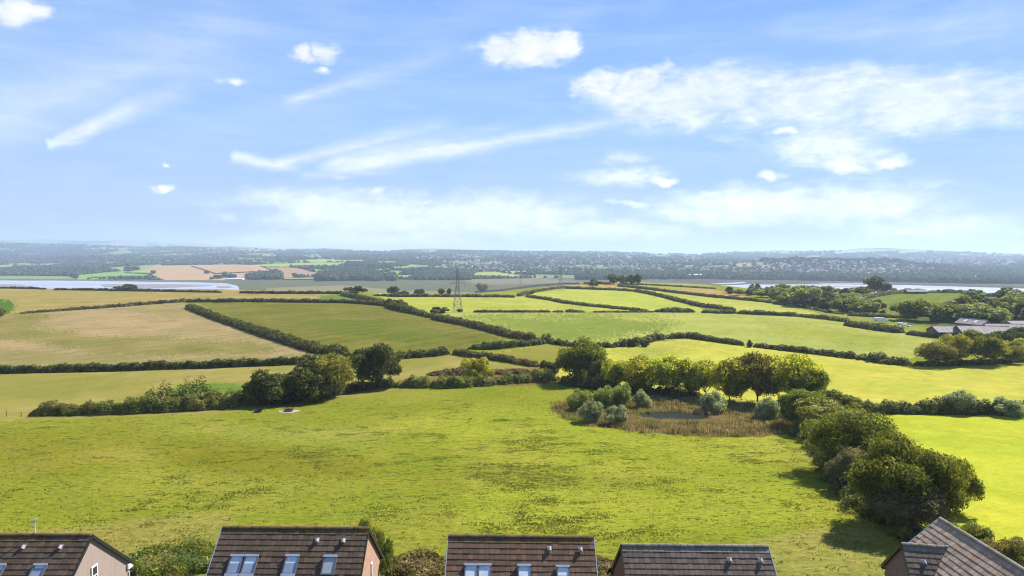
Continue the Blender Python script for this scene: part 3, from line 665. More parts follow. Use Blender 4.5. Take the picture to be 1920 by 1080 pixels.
def hedge(base, hpx, label, mat='hedge', wm=2.2, dens=1., name='hedge', rough=.2, size=None, seed=None, group=None, cat='hedge', wild=0., hull=.68):
    """leafy hedge along a line on the ground; hpx: height in the photograph at each base point"""
    if not isinstance(hpx, (list, tuple)): hpx = [hpx]*len(base)
    W = []; Hh = []
    for i in range(len(base)-1):
        (a, b), (c, d) = base[i], base[i+1]; k = max(2, int(math.hypot(c-a, d-b)/12)+1)
        for t in np.linspace(0, 1, k, endpoint=(i == len(base)-2)):
            p = at(a+(c-a)*t, b+(d-b)*t); W.append(p); Hh.append((hpx[i]*(1-t)+hpx[i+1]*t)*p.y/1280*(.84 if p.y > 190 else 1.))
    W = np.array(W); Hh = np.array(Hh); wd = wm/2
    W[:, 1] += wd                    # the line traced is the near foot of the hedge
    # smooth the depth jumps
    L = np.concatenate([[0], np.cumsum(np.linalg.norm(np.diff(W[:, :2], axis=0), axis=1))]); tot = L[-1]
    rng = np.random.default_rng(seed if seed is not None else int(abs(base[0][0]*7+base[0][1]*13)) % 9973)
    Ym = W[:, 1].mean(); sz = size or max(.16, min(1.0, Ym*.0017))
    n = int(min(90000, dens*tot*(2*Hh.mean()+wm)/(sz*sz)*2.6))
    s = rng.uniform(0, tot, n)
    def along(s): return np.stack([np.interp(s, L, W[:, 0]), np.interp(s, L, W[:, 1])], -1)
    c = along(s); t2 = along(np.minimum(s+.5, tot))-along(np.maximum(s-.5, 0)); t2 /= np.linalg.norm(t2, axis=1)[:, None]+1e-9
    nrm = np.stack([-t2[:, 1], t2[:, 0]], -1)
    h = np.interp(s, L, Hh)
    ph = rng.uniform(0, 6, 6)
    def bumpf(s): return 1+rough*(.5*np.sin(s*2*pi/9.3+ph[0])+.4*np.sin(s*2*pi/4.1+ph[1])+.5*np.sin(s*2*pi/23+ph[2])+.25*np.sin(s*2*pi/1.9+ph[3]))
    hb = h*bumpf(s)*(1+wild*rng.normal(size=n)*.2); wb = wd*(1+.8*rough*(np.sin(s*2*pi/6.1+ph[4])+.6*np.sin(s*2*pi/2.7+ph[5])))
    ang = rng.uniform(-.15*pi, 1.15*pi, n)
    ca, sa = np.cos(ang), np.maximum(np.sin(ang), -.05)
    ca = np.sign(ca)*np.abs(ca)**.6; sa = np.abs(sa)**.55
    end = np.clip(np.minimum(s, tot-s)/(.5*wm+.3), .15, 1)**.5
    dd = rng.uniform(.78, 1.08, n)
    x = c[:, 0]+nrm[:, 0]*ca*wb*dd*end; y = c[:, 1]+nrm[:, 1]*ca*wb*dd*end
    zg = hgt(x, y); z = zg-.1+sa*hb*dd*end
    P = np.stack([x, y, z], 1); N = np.stack([nrm[:, 0]*ca, nrm[:, 1]*ca, sa*1.2], 1)
    V, F, lv = leaves(P, N, sz, rng, .7)
    clump = .5+.5*np.sin(s*2*pi/3.7+ph[1])*np.sin(ang*3+s)
    lv = np.clip(.65*lv+.35*clump, 0, 1)
    # inner mass of branches
    m = max(3, int(tot/2.5)); ss = np.linspace(.3, tot-.3, m); cc = along(ss)
    tt = along(np.minimum(ss+.5, tot))-along(np.maximum(ss-.5, 0)); tt /= np.linalg.norm(tt, axis=1)[:, None]+1e-9
    nn = np.stack([-tt[:, 1], tt[:, 0]], -1); hi = np.interp(ss, L, Hh)*bumpf(ss)*hull*np.clip(np.minimum(ss, tot-ss)/1.6, .1, 1)
    prof = [(-.78, 0), (-.72, .7), (-.4, 1), (.4, 1), (.72, .7), (.78, 0)]; H = []
    for u, v in prof:
        tp = np.clip(np.minimum(ss, tot-ss)/1.6, .3, 1); X = cc[:, 0]+nn[:, 0]*u*wd*tp*.85; Y_ = cc[:, 1]+nn[:, 1]*u*wd*tp*.85; H.append(np.stack([X, Y_, hgt(X, Y_)-.3+v*(hi+.3)], 1))
    H = np.stack(H, 1); k = len(prof); idx = np.arange(m*k).reshape(m, k)
    F2 = np.stack([idx[:-1, :-1], idx[1:, :-1], idx[1:, 1:], idx[:-1, 1:]], -1).reshape(-1, 4)
    ends = np.array([idx[0], idx[-1][::-1]])
    o = mesh(name, np.vstack([V, H.reshape(-1, 3)]), [np.vstack([F, F2+len(V)]), ends+len(V)], M[mat], None, {'lv': ('FACE', np.concatenate([lv, np.full(len(F2)+2, .15)]))})
    tag(o, label, cat, group); return o

# ------------------------------------------------------------------ hedges of the near fields
hedge([(46, 781), (90, 780.5), (150, 779.5), (270, 776), (400, 769), (480, 760)], [14, 21, 24, 27, 26, 28], 'long thick hedge between the near meadow and the straw strip field, left foreground', 'bramble', 3.4, .9, rough=.35)
hedge([(255, 764), (310, 760), (360, 757), (415, 757)], [20, 32, 30, 20], 'tall ragged willow growth rising out of the left foreground hedge', 'hedge', 3, .8, rough=.4, wild=1.2, cat='hedge', hull=.3)
hedge([(470, 761), (560, 752), (620, 744), (665, 734), (745, 727)], [16, 16, 18, 16, 14], 'dark undergrowth hedge at the feet of the round bushes and two oaks', 'hedge', 3.5, .9)
hedge([(740, 727), (790, 728), (850, 729), (900, 725), (960, 719), (1000, 717), (1050, 715)], [16, 22, 18, 17, 17, 20, 22], 'bushy hedge along the top of the near meadow beside the olive bush', 'bramble', 4, .9, rough=.4)
hedge([(800, 707), (850, 704), (930, 703), (1000, 702)], [9, 11, 9, 8], 'low reddish bracken bank behind the olive bush', 'hedge_russet', 6, .8, rough=.3, cat='bracken bank', name='bracken_bank')
hedge([(-60, 703), (0, 701), (120, 698.5), (200, 697), (300, 693.5), (390, 691), (480, 687), (560, 684), (640, 675)], 17, 'long straight dark hedge below the pale stubble field', 'hedge', 2.6, 1.1)
hedge([(352, 578), (380, 590), (420, 605), (455, 617), (500, 632), (560, 652), (600, 664), (650, 671)], [9, 10, 11, 12, 13, 15, 17, 20], 'broad diagonal hedge between the stubble field and the olive field', 'hedge', 6, 1.1)
hedge([(655, 672), (690, 672), (738, 674)], 20, 'short hedge behind the tall oak, joining two field hedges', 'hedge', 3)
hedge([(738, 674.5), (770, 672), (800, 670), (842, 665)], [15, 17, 17, 14], 'rounded hedge segment below the lower right corner of the olive field', 'hedge', 3)
hedge([(850, 664), (880, 670), (920, 675), (960, 681), (1010, 690)], [11, 14, 13, 13, 12], 'russet hedge running down beside the scrub right of the field gap', 'hedge_russet', 3.5)
hedge([(878, 655), (900, 656), (925, 656), (960, 652), (1000, 648), (1022, 645)], [8, 11, 16, 14, 14, 13], 'thick hedge between the olive field gap and the small darker pasture', 'hedge', 3.4)
hedge([(1018, 640), (1035, 645), (1060, 649), (1100, 652), (1130, 653), (1160, 651), (1195, 648), (1222, 640), (1250, 636)], [13, 13, 11, 11, 12, 12, 13, 12, 12], 'winding hedge behind the large oak, above the bright yellow pasture', 'hedge', 3, 1.1, rough=.45)
hedge([(1250, 636), (1293, 634), (1340, 641), (1396, 649)], [12, 12, 11, 10], 'curved hedge at the top corner of the bright yellow pasture', 'hedge', 3, 1.1)
hedge([(1416, 651), (1455, 656), (1500, 661), (1560, 668), (1612, 674)], [9, 11, 12, 13, 13], 'hedge below the wide green pasture, starting beside the lone small bush', 'hedge', 3)
hedge([(1612, 674), (1650, 680), (1690, 686), (1722, 687)], [13, 16, 14, 13], 'shrubby end of the pasture hedge left of the roadside oaks', 'hedge', 4, rough=.5)
hedge([(1720, 687), (1780, 686), (1850, 683), (1925, 679), (1990, 676)], [8, 8, 9, 10, 12], 'undergrowth hedge at the feet of the row of round oaks', 'hedge', 4)
hedge([(1590, 775), (1640, 777), (1700, 777.5), (1760, 778), (1850, 779), (1925, 780), (2010, 781)], [22, 22, 24, 26, 22, 22, 22], 'tall grey-green hedge dividing the two brightest yellow fields', 'hedge', 3.6, 1.0, rough=.3)
hedge([(34, 589), (100, 584), (150, 581), (200, 577.5), (270, 572), (335, 567), (348, 566)], [4, 5, 6, 7, 7, 7, 9], 'russet hedge along the top of the pale stubble field', 'hedge_russet', 3, 1.)
hedge([(348, 567), (420, 567), (500, 567), (600, 568), (660, 569), (735, 575)], [7, 8, 8, 8, 8, 9], 'russet hedge along the top of the olive field', 'hedge_russet', 3, 1.)
hedge([(-60, 540), (0, 541), (60, 542), (84, 543)], [3, 4, 5, 3], 'dark hedge on the hill crest at the far left, before the water', 'hedge_russet', 3)
hedge([(100, 544), (180, 545), (300, 547), (415, 549)], [4, 5, 5, 4], 'dark hedge on the crest line in front of the estuary bend', 'hedge_russet', 3)
hedge([(448, 550), (520, 551), (600, 551), (665, 552)], [5, 6, 6, 6], 'dark crest hedge in front of the green salt marsh', 'hedge_russet', 3)
hedge([(640, 554), (670, 560), (700, 567), (725, 573)], [7, 9, 9, 10], 'curving hedge at the end of the long straw field on the crest', 'hedge', 5)
hedge([(725, 577), (755, 584), (790, 592), (812, 597)], [12, 15, 9, 8], 'hedge below the round bushes at the meeting of four fields', 'hedge', 5)
hedge([(812, 598), (850, 606), (880, 612), (920, 622), (960, 633), (1005, 641)], [10, 12, 12, 12, 13, 14], 'long diagonal hedge from the pylon down to the right of the olive field', 'hedge_russet', 5, 1.1)
hedge([(700, 555), (750, 557), (800, 557), (860, 557), (965, 558)], [4, 7, 6, 6, 6], 'crest hedge below the scattered wind-bent trees', 'hedge_russet', 3)
hedge([(888, 586), (950, 586), (1032, 586)], 5, 'straight low hedge just right of the large pylon', 'hedge_russet', 2.6)
hedge([(1036, 586), (1057, 586)], 4, 'very short hedge piece between two gaps right of the pylon', 'hedge', 2.6)
hedge([(1061, 586), (1095, 586)], [6, 5], 'small dark clump of hedge standing alone in the field line', 'hedge', 4)
hedge([(1112, 586), (1180, 586), (1226, 586)], [3, 4, 4], 'thin low hedge left of the thick grey-green hedge clump', 'hedge', 2.4)
hedge([(1228, 585.5), (1260, 586), (1304, 586)], [6, 10, 8], 'thick grey-green hedge clump at the bottom of the rounded field', 'hedge', 5)
hedge([(1317, 587), (1350, 588), (1384, 588)], [7, 8, 7], 'grey-green hedge clump right of the field gateway', 'hedge', 5)
hedge([(1384, 588.5), (1440, 591), (1500, 594)], [8, 9, 8], 'leafy hedge along the upper edge of the wide green pasture', 'hedge', 4)
hedge([(1500, 594), (1530, 597), (1560, 600), (1595, 605)], [6, 8, 8, 8], 'low hedge running on toward the parked vehicles', 'hedge', 4)
hedge([(1590, 610), (1620, 615), (1660, 621), (1700, 626)], [9, 12, 13, 13], 'dense dark hedge in front of the parked white vehicles', 'hedge', 6, 1.2, rough=.15)
hedge([(1708, 628), (1740, 632), (1770, 635), (1800, 638)], [9, 11, 12, 12], 'dense dark hedge in front of the farm barns', 'hedge', 6, 1.2, rough=.2)
hedge([(988, 557), (1030, 563), (1060, 569), (1110, 575), (1165, 580), (1215, 584)], [5, 6, 6, 6, 6, 5], 'diagonal hedge below the bright rounded field', 'hedge_russet', 4)
hedge([(972, 556), (985, 552), (1005, 548), (1035, 543), (1060, 540)], [6, 6, 5, 5, 5], 'short hedge climbing to the crest left of the small pylon', 'hedge', 4)
hedge([(1060, 541), (1110, 543), (1150, 544.5), (1192, 547)], 5, 'russet hedge on the crest behind the bright rounded field', 'hedge_russet', 3.4)
hedge([(1192, 547), (1220, 552), (1250, 559), (1285, 568), (1320, 576), (1380, 583)], [6, 6, 6, 7, 8, 7], 'hedge running diagonally down the hill between two bright fields', 'hedge', 4)
hedge([(1160, 537), (1200, 541), (1240, 546), (1290, 552), (1340, 558), (1400, 563), (1450, 569)], [5, 5, 5, 5, 6, 6, 6], 'long dark hedge below the small tan field', 'hedge_russet', 4)
hedge([(1450, 570), (1490, 574), (1530, 581), (1560, 587), (1585, 590)], [5, 5, 4, 4, 4], 'low broken hedge in front of the valley wood', 'hedge', 3)
hedge([(1595, 592), (1640, 595), (1690, 597), (1720, 598)], [7, 8, 8, 8], 'hedge crossing the valley below the round green hill field', 'hedge', 5)
hedge([(1160, 533), (1200, 534), (1260, 537), (1310, 540), (1340, 542)], [3, 3, 3, 3, 3], 'thin crest hedge between the topmost field and the tan field', 'hedge', 3)
hedge([(890, 548.5), (940, 546), (1000, 538), (1060, 533), (1148, 533)], [3, 4, 4, 4, 4], 'hedge on the very crest in front of the marsh, behind the straw strip', 'hedge_russet', 3)
hedge([(1600, 566), (1640, 557), (1680, 551), (1720, 549)], [4, 7, 7, 6], 'dark hedge on the left shoulder of the round green hill field', 'hedge_russet', 4)
hedge([(1720, 550), (1760, 549), (1800, 550)], [4, 5, 5], 'hedge on the skyline of the round green hill field', 'hedge', 4)
# scrub in the foreground behind the houses
def scrubby(base, h, label, mat='bramble', wm=5., **k): return hedge(base, h, label, mat, wm, k.pop('dens', .9), size=.16, hull=.6, cat='scrub', name='bramble_hedge', rough=.22, **k)
scrubby([(150, 1088), (225, 1088), (300, 1090), (400, 1092)], [18, 26, 28, 30], 'bramble thicket between the rendered gable and the second roof', 'bramble', 6.5)
scrubby([(695, 1086), (760, 1088), (850, 1088)], [18, 22, 20], 'brownish bramble hedge between the second and third roofs', 'brownscrub', 5)
scrubby([(1080, 1086), (1120, 1088), (1175, 1088)], [16, 20, 20], 'brownish bramble hedge between the third and fourth roofs', 'brownscrub', 5)
scrubby([(1690, 1014), (1730, 1022), (1760, 1030)], [30, 34, 30], 'sunlit bramble at the foot of the big oaks behind the corner roof', 'bramble', 4)

hedge([(1050, 722), (1100, 728), (1140, 733), (1200, 740), (1260, 744), (1330, 750)], [24, 26, 22, 16, 14, 8], 'dark undergrowth at the feet of the left pond trees', 'hedge', 4, 1., rough=.35)
hedge([(1508, 812), (1550, 838), (1580, 872), (1610, 915), (1650, 962), (1700, 1000)], [18, 24, 26, 34, 38, 36], 'dark bramble undergrowth along the foot of the big oak line at right', 'hedge', 5, .7, rough=.3, size=.2)
# ------------------------------------------------------------------ trees and bushes
plant('darkbush', 508, 757, 78, 64, 'dark round bush, leftmost of three at the bend of the hedge', cat='bush')
plant('darkbush', 574, 751, 92, 72, 'wide dark round bush in the middle of three by the hedge bend', cat='bush')
plant('autumn', 628, 744, 78, 78, 'oak with browning leaves beside two dark round bushes')
plant('dark', 706, 728, 88, 76, 'tall dark oak with a gap in its crown above the hedge')
plant('olive', 895, 716, 66, 42, 'round olive-green bush standing alone in the scrub', cat='bush')
plant('oak', 1088, 718, 84, 72, 'large broad oak at the left end of the pond tree row', var=0)
plant('dark', 1122, 724, 50, 54, 'smaller dark tree tucked against the large oak')
plant('lime', 1156, 732, 57, 58, 'slim yellow-green tree, first beside the dark tree in the row')
plant('lime', 1196, 737, 82, 66, 'broad yellow-green oak behind the tall willow bushes')
plant('lime', 1250, 740, 82, 68, 'yellow-green oak in the middle of the pond row')
plant('lime', 1293, 745, 60, 68, 'narrow green tree with bare lower stem in the pond row')
plant('lime', 1322, 748, 60, 72, 'golden tree with a leaning forked trunk in the pond row')
plant('lime', 1368, 755, 72, 76, 'yellow-green tree with a clear straight trunk above bright grass')
plant('autumn', 1420, 758, 85, 90, 'tall brownish oak left of the pale tree')
plant('lime', 1484, 760, 97, 98, 'tallest pale green tree at the right end of the pond row')
plant('oak', 1512, 766, 74, 68, 'dark lower tree in front of the pale tall tree')
plant('hioak', 1508, 803, 98, 70, 'spreading olive-green oak at the head of the dark tree line')
plant('oak', 1568, 790, 84, 52, 'oak at the left end of the tall grey-green hedge')
plant('autumn', 1545, 815, 96, 64, 'brown-tinged oak crown between two green oaks in the tree line', var=1)
plant('hioak', 1604, 888, 158, 104, 'large green oak in the middle of the dark tree line', var=1)
plant('higrey', 1596, 918, 78, 72, 'grey-leaved thorn bush low between the two largest oaks')
plant('hioak', 1695, 985, 185, 150, 'biggest oak, nearest the corner roof, over the right field edge', var=0, rz=1.0)
plant('higrey', 1712, 1000, 130, 96, 'greyish thorn crown in front of the biggest oak', rz=2.)
plant('hioak', 1778, 960, 92, 88, 'oak bough crown reaching over the bright field at right', var=1, rz=3.)
plant('willow', 1108, 792, 43, 38, 'silver-grey willow bush at the left edge of the pond reeds', rz=.3)
plant('willow', 1156, 797, 42, 33, 'rounded grey willow bush in front of the taller green willows', rz=1.3)
plant('sallow', 1083, 770, 34, 38, 'leftmost upright yellow-green willow bush by the pond')
plant('sallow', 1103, 766, 26, 34, 'small willow bush between the leftmost and the tallest ones')
plant('sallow', 1130, 766, 36, 42, 'upright green willow bush behind the silver-grey one')
plant('sallow', 1162, 763, 40, 44, 'tallest green willow bush on the left of the pond')
plant('willow', 1203, 765, 32, 30, 'small round willow bush directly left of the pond water')
plant('willow', 1337, 772, 48, 33, 'pale willow bush behind the pond at the foot of the tree row')
plant('willow', 1437, 786, 46, 38, 'silvery round willow bush right of the pond by the oaks')
plant('willow', 1796, 775, 56, 40, 'tall silvery bush rising from the grey-green hedge')
plant('willow', 1890, 779, 54, 30, 'low silvery bush near the right end of the grey-green hedge')
plant('bush', 1187, 650, 17, 16, 'small round bush in the winding hedge, left of the pair')
plant('bush', 1209, 650, 18, 12, 'small low bush in the winding hedge, right of the pair')
plant('bush', 1406, 651, 12, 13, 'lone small bush filling the gap between two pasture hedges')
plant('dark', 912, 654, 16, 14, 'small dark bushy tree at the end of the thick hedge by the gap')
plant('bush', 1030, 700, 42, 22, 'bluish bush behind the left of the large pond oak')
for px, py, w, h, k, lb in [(1752, 686, 66, 44, 'autumn', 'browning round oak, leftmost of the row below the farm'),
    (1776, 685, 44, 38, 'autumn', 'small brown-green oak second from the left below the farm'), (1793, 684, 52, 56, 'lime', 'golden-edged oak between brown ones below the farm'),
    (1838, 683, 70, 60, 'oak', 'tallest round oak right in front of the grey barns'), (1866, 683, 40, 48, 'autumn', 'narrow browning oak beside the tallest one below the farm'),
    (1896, 681, 46, 40, 'autumn', 'rust-tinged oak near the right edge below the farm'), (1922, 668, 40, 36, 'lime', 'yellow-green tree cut by the right edge below the farm'), (1878, 648, 40, 26, 'bush', 'rounded bush behind the browning oaks below the farm'), (1905, 650, 44, 34, 'dark', 'dark tree beside the right end of the farm buildings')]:
    plant(k, px, py, w, h, lb)
# crest trees
for px, py, w, h, k, lb in [(237, 545, 42, 12, 'farbush', 'low domed bush on the crest in front of the estuary water'), (666, 551, 38, 15, 'farbush', 'domed dark thicket on the crest at the end of the straw field'),
    (736, 553, 24, 16, 'fardark', 'wind-bent dark tree on the crest, left of the pylon'), (752, 555, 28, 10, 'farbush', 'low bush right of the wind-bent crest tree'), (787, 555, 20, 13, 'fardark', 'small round tree on the crest between two bushes'),
    (828, 555, 12, 14, 'fartree', 'thin tree on the crest just left of the pylon'), (842, 554, 9, 13, 'fardark', 'narrow dark tree touching the pylon outline'), (903, 549, 24, 17, 'fartree', 'flat-topped tree on the crest right of the pylon'),
    (735, 575, 26, 15, 'farbush', 'round bush where four fields meet, left one'), (752, 580, 30, 18, 'farbush', 'largest round bush where four fields meet'), (825, 587, 40, 12, 'farbush', 'dark bushes at the left foot of the large pylon'),
    (862, 585, 14, 6, 'farbush', 'low bush between the legs of the large pylon'), (1115, 536, 24, 13, 'farbush', 'grey-green bush on the crest left of the dark pines'), (1150, 534, 24, 19, 'fardark', 'dark tree on the crest, left of the clump'),
    (1168, 534, 20, 17, 'fardark', 'dark tree in the middle of the crest clump'), (1184, 534, 20, 18, 'fardark', 'dark tree on the right of the crest clump'), (1196, 534, 12, 20, 'fardark', 'tall narrow dark tree ending the crest clump'),
    (998, 551, 10, 6, 'farbush', 'tiny round bush beside the crest hedge'), (1640, 549, 32, 30, 'fardark', 'tall dark tree on the skyline against the estuary'), (1660, 549, 22, 18, 'fardark', 'shorter dark tree beside the tall skyline tree'),
    (2, 597, 16, 20, 'autumn', 'golden bush cut by the left edge of the picture'), (1410, 545, 8, 12, 'fardark', 'small pointed conifer above the valley wood'), (1421, 545, 10, 14, 'fardark', 'larger pointed conifer above the valley wood'), (1476, 546, 6, 9, 'fardark', 'tiny pointed conifer right of the other two'),
    (1655, 590, 16, 9, 'farbush', 'round bush on the lower edge of the hill field')]:
    plant(k, px, py, w, h, lb)
# shrubs by the houses
plant('scrub', 712, 1085, 60, 78, 'tall leafy shrub behind the brick gable of the second house', rz=.4, name='shrub')
plant('scrub', 690, 1078, 44, 96, 'slender sprays of willow rising above the second roof ridge', rz=2.4, name='shrub')
plant('scrub', 1832, 1062, 84, 76, 'grey-green shrub behind the corner roof ridge', rz=1.)
plant('scrub', 1895, 1092, 90, 78, 'dark green shrub at the bottom right corner', rz=2.)
plant('scrub', 1868, 1075, 60, 60, 'browning shrub between two green shrubs behind the corner roof', rz=3.)
plant('scrub', 1795, 1040, 70, 48, 'bramble mound at the edge of the bright field behind the roof', rz=.2)
plant('scrub', 1925, 1060, 60, 44, 'bushy growth at the right edge above the corner roof', rz=.9)

# the valley wood and the wood beyond the farm: trees one can tell apart
def wood(poly, n, group, label, kinds, w=(20, 34), h=(13, 22), seed=5):
    r = np.random.default_rng(seed); P = np.array(poly); k = 0; tries = 0; pts = []
    while k < n and tries < 5000:
        tries += 1; x = r.uniform(P[:, 0].min(), P[:, 0].max()); y = r.uniform(P[:, 1].min(), P[:, 1].max())
        if not len(inpoly(np.array([x]), np.array([y]), poly)): continue
        if any(abs(x-a)/9+abs(y-b)/3.2 < 1 for a, b in pts): continue
        pts.append((x, y)); k += 1
        s = (.55+.55*(y-540)/60)
        plant(kinds[r.integers(len(kinds))], x, y, r.uniform(*w)*s, r.uniform(*h)*s, label, 'tree', group, var=int(r.integers(9)), rz=r.uniform(0, 6.28))
FK = ['fartree', 'fardark', 'farlime', 'fartree', 'farbush']
wood([(1350, 552), (1380, 545), (1500, 546), (1600, 549), (1640, 552), (1612, 562), (1560, 566), (1500, 560), (1440, 560)], 38, 'trees in the upper valley wood', 'bushy tree in the upper part of the wood before the right-hand water', FK, (30, 46), (16, 24), 5)
wood([(1440, 566), (1470, 562), (1560, 567), (1615, 572), (1650, 586), (1640, 590), (1560, 584), (1500, 574)], 30, 'trees in the lower valley wood', 'rounded tree in the lower valley wood left of the hill field', FK, (34, 46), (18, 26), 6)
plant('farlime', 1505, 573, 62, 40, 'largest pale green tree in the valley wood')
plant('farlime', 1478, 569, 36, 20, 'pale tree left of the largest one in the valley wood')
wood([(1660, 592), (1700, 590), (1810, 586), (1925, 588), (2000, 590), (2000, 606), (1900, 607), (1760, 604), (1690, 600)], 34, 'trees behind the farm', 'dense green tree in the wood right behind the farm barns', FK, (36, 56), (22, 34), 7)
wood([(1810, 556), (1925, 556), (2000, 562), (2000, 586), (1900, 586), (1830, 578), (1815, 568)], 30, 'trees above the farm wood', 'dark tree in the upper wood at the right edge, before the marsh', FK, (34, 50), (20, 26), 8)
wood([(1560, 546), (1600, 545), (1720, 546), (1830, 548), (1840, 552), (1700, 549), (1600, 549)], 16, 'skyline bushes before the right-hand water', 'small dark bush on the skyline before the right-hand water', ['farbush', 'fardark'], (20, 30), (8, 12), 9)

# ------------------------------------------------------------------ reeds, rough grass
def blades(name, x, y, h, wd, lean, mat, label=None, cat=None, rng=None, lv=None):
    n = len(x); z = hgt(x, y)
    a = rng.uniform(0, 2*pi, n); ca, sa = np.cos(a), np.sin(a)
    l = rng.normal(size=(n, 2))*lean*h[:, None]
    b = np.stack([x, y, z-.05], 1); w = np.stack([ca*wd/2, sa*wd/2, np.zeros(n)], 1)
    t = b+np.stack([l[:, 0], l[:, 1], h], 1)
    V = np.stack([b-w, b+w, t+w*.25, t-w*.25], 1).reshape(-1, 3)
    F = np.arange(4*n).reshape(n, 4)
    o = mesh(name, V, F, mat, None, {'lv': ('FACE', rng.uniform(0, 1, n) if lv is None else lv)})
    tag(o, label, cat, kind='stuff'); return o
M['reed'] = foliage('reed_blades', (.070, .068, .018), (.20, .165, .055), (.42, .36, .17), .3, .35, (1.2, 1.15, .9), (.16, .19, .035))
M['tuft'] = foliage('rough_grass_tufts', (.070, .080, .012), (.15, .155, .018), (.27, .245, .045), .3, .3, (1.2, 1.3, .8))
RNGR = np.random.default_rng(77)
pondpoly = [(1030, 765), (1055, 781), (1110, 797), (1180, 808), (1260, 816), (1340, 820), (1420, 820), (1475, 812), (1490, 790), (1460, 768), (1400, 757), (1200, 745), (1090, 750), (1050, 757)]
cor = [at(*p) for p in pondpoly]; xs = [c.x for c in cor]; yy = [c.y for c in cor]
n = 90000; x = RNGR.uniform(min(xs), max(xs), n); y = RNGR.uniform(min(yy), max(yy), n); z = hgt(x, y); px, py = proj(x, y, z)
k = inpoly(px+vnoise(x, y, 6, 91)*6+RNGR.normal(size=n)*6, py+vnoise(x, y, 5, 92)*2.2+RNGR.normal(size=n)*1.8, pondpoly)
e = ((x-pond_c.x)/6.9)**2+((y-pond_c.y)/4.4)**2+.25*vnoise(x, y, 3, 93)
k = k[(e[k] > 1)]
hh = (.75+.5*vnoise(x[k], y[k], 7, 94)); k = k[RNGR.uniform(0, 1, len(k)) < np.clip(.5+.5*vnoise(x[k], y[k], 4, 95), .12, 1)]
hh = np.clip(.7+.35*vnoise(x[k], y[k], 7, 94), .3, 1.5)*RNGR.uniform(.6, 1.2, len(k)); ek = ((x[k]-pond_c.x)/8.5)**2+((y[k]-pond_c.y)/5.4)**2; hh = hh*np.where((ek < 3.2) & (y[k] < pond_c.y+1), .3, 1)
blades('reeds', x[k], y[k], hh, .16, .22, M['reed'], 'brown and straw-coloured reeds and rushes ringing the small pond', 'reeds', RNGR)
# tussocks in the near meadow: rush clumps in drifts
n = 260000; Y = RNGR.uniform(50, 165, n); X = Y*RNGR.uniform(-.85, .75, n); z = hgt(X, Y); px, py = proj(X, Y, z)
meadow = [(-150, 1100), (-150, 800), (45, 786), (270, 780), (400, 773), (480, 766), (640, 748), (745, 732), (860, 733), (1040, 719), (1110, 726), (1090, 745), (1030, 760), (1050, 785), (1110, 801), (1260, 819), (1430, 823), (1510, 815), (1590, 890), (1640, 960), (1700, 1010), (1700, 1100)]
k = inpoly(px, py, meadow)
drift = vnoise(X, Y, 26, 61)+.8*vnoise(X, Y, 9, 62)+.5*vnoise(X, Y, 3.2, 63)
band = np.exp(-((px-980)/520)**2-((py-880)/110)**2)*1.3
pr = np.clip((drift+band-1.05)*.36, .0, .55)+.04
k = k[RNGR.uniform(0, 1, len(k)) < pr[k]]
k = k[::2]; k = np.repeat(k, 8); X = X[k]+RNGR.normal(size=len(k))*.45; Y = Y[k]+RNGR.normal(size=len(k))*.12
hh = RNGR.uniform(.06, .20, len(k))
blades('grass_tufts', X, Y, hh, .20, .5, M['tuft'], 'tussocks of rough grass and rushes scattered over the near meadow', 'grass tussocks', RNGR, RNGR.uniform(0, .75, len(k)))

# ------------------------------------------------------------------ two troughs, fence, posts
M['iron'] = simple('dark_iron', (.035, .035, .04), .5, .3, 6, .3)
M['rust'] = simple('rusty_feeder', (.16, .10, .075), .7, .3, 6)
M['gravel'] = simple('bare_ground', (.36, .31, .25), .95, .3, 2.5, 0, .5)
M['postwood'] = simple('weathered_wood', (.20, .16, .11), .9, .25, 4)
c = at(484, 773)
t = empty('water_trough', (c.x, c.y, c.z), .15, label='small black round trough on the grass, left of the ringed feeder', cat='trough')
b = MB(); n = 18
for i in range(n):
    a0, a1 = 2*pi*i/n, 2*pi*(i+1)/n
    for r0, r1, z0, z1 in ((.72, .86, 0, .55), (.80, .66, .55, .12)):
        b.add([(r0*math.cos(a0), r0*math.sin(a0), z0), (r0*math.cos(a1), r0*math.sin(a1), z0), (r1*math.cos(a1), r1*math.sin(a1), z1), (r1*math.cos(a0), r1*math.sin(a0), z1)], [(0, 1, 2, 3)], .5)
    b.add([(.86*math.cos(a0), .86*math.sin(a0), .55), (.86*math.cos(a1), .86*math.sin(a1), .55), (.80*math.cos(a1), .80*math.sin(a1), .55), (.80*math.cos(a0), .80*math.sin(a0), .55)], [(0, 1, 2, 3)], .5)
b.build('tub', M['iron'], t); b = MB(); b.add([(.66*math.cos(2*pi*i/n), .66*math.sin(2*pi*i/n), .3) for i in range(n)], [tuple(range(n))]); b.build('water', M['pondw'], t)
c = at(541, 772)
a = np.linspace(0, 2*pi, 30, endpoint=False); rr = 1+.15*np.sin(3*a)+.12*np.sin(7*a+1)
X = c.x+2.3*rr*np.cos(a)*1.0; Y = c.y+1.9*rr*np.sin(a)
tag(mesh('bare_patch', np.vstack([np.stack([X, Y, hgt(X, Y)+.06], 1), [[c.x, c.y, float(hgt(np.array(c.x), np.array(c.y)))+.08]]]), np.array([(i, (i+1) % 30, 30) for i in range(30)]), M['gravel']), kind='structure')
t = empty('ring_feeder', (c.x, c.y, c.z), .4, label='rusty round feeder standing on a patch of bare grey ground', cat='feeder')
b = MB(); n = 16
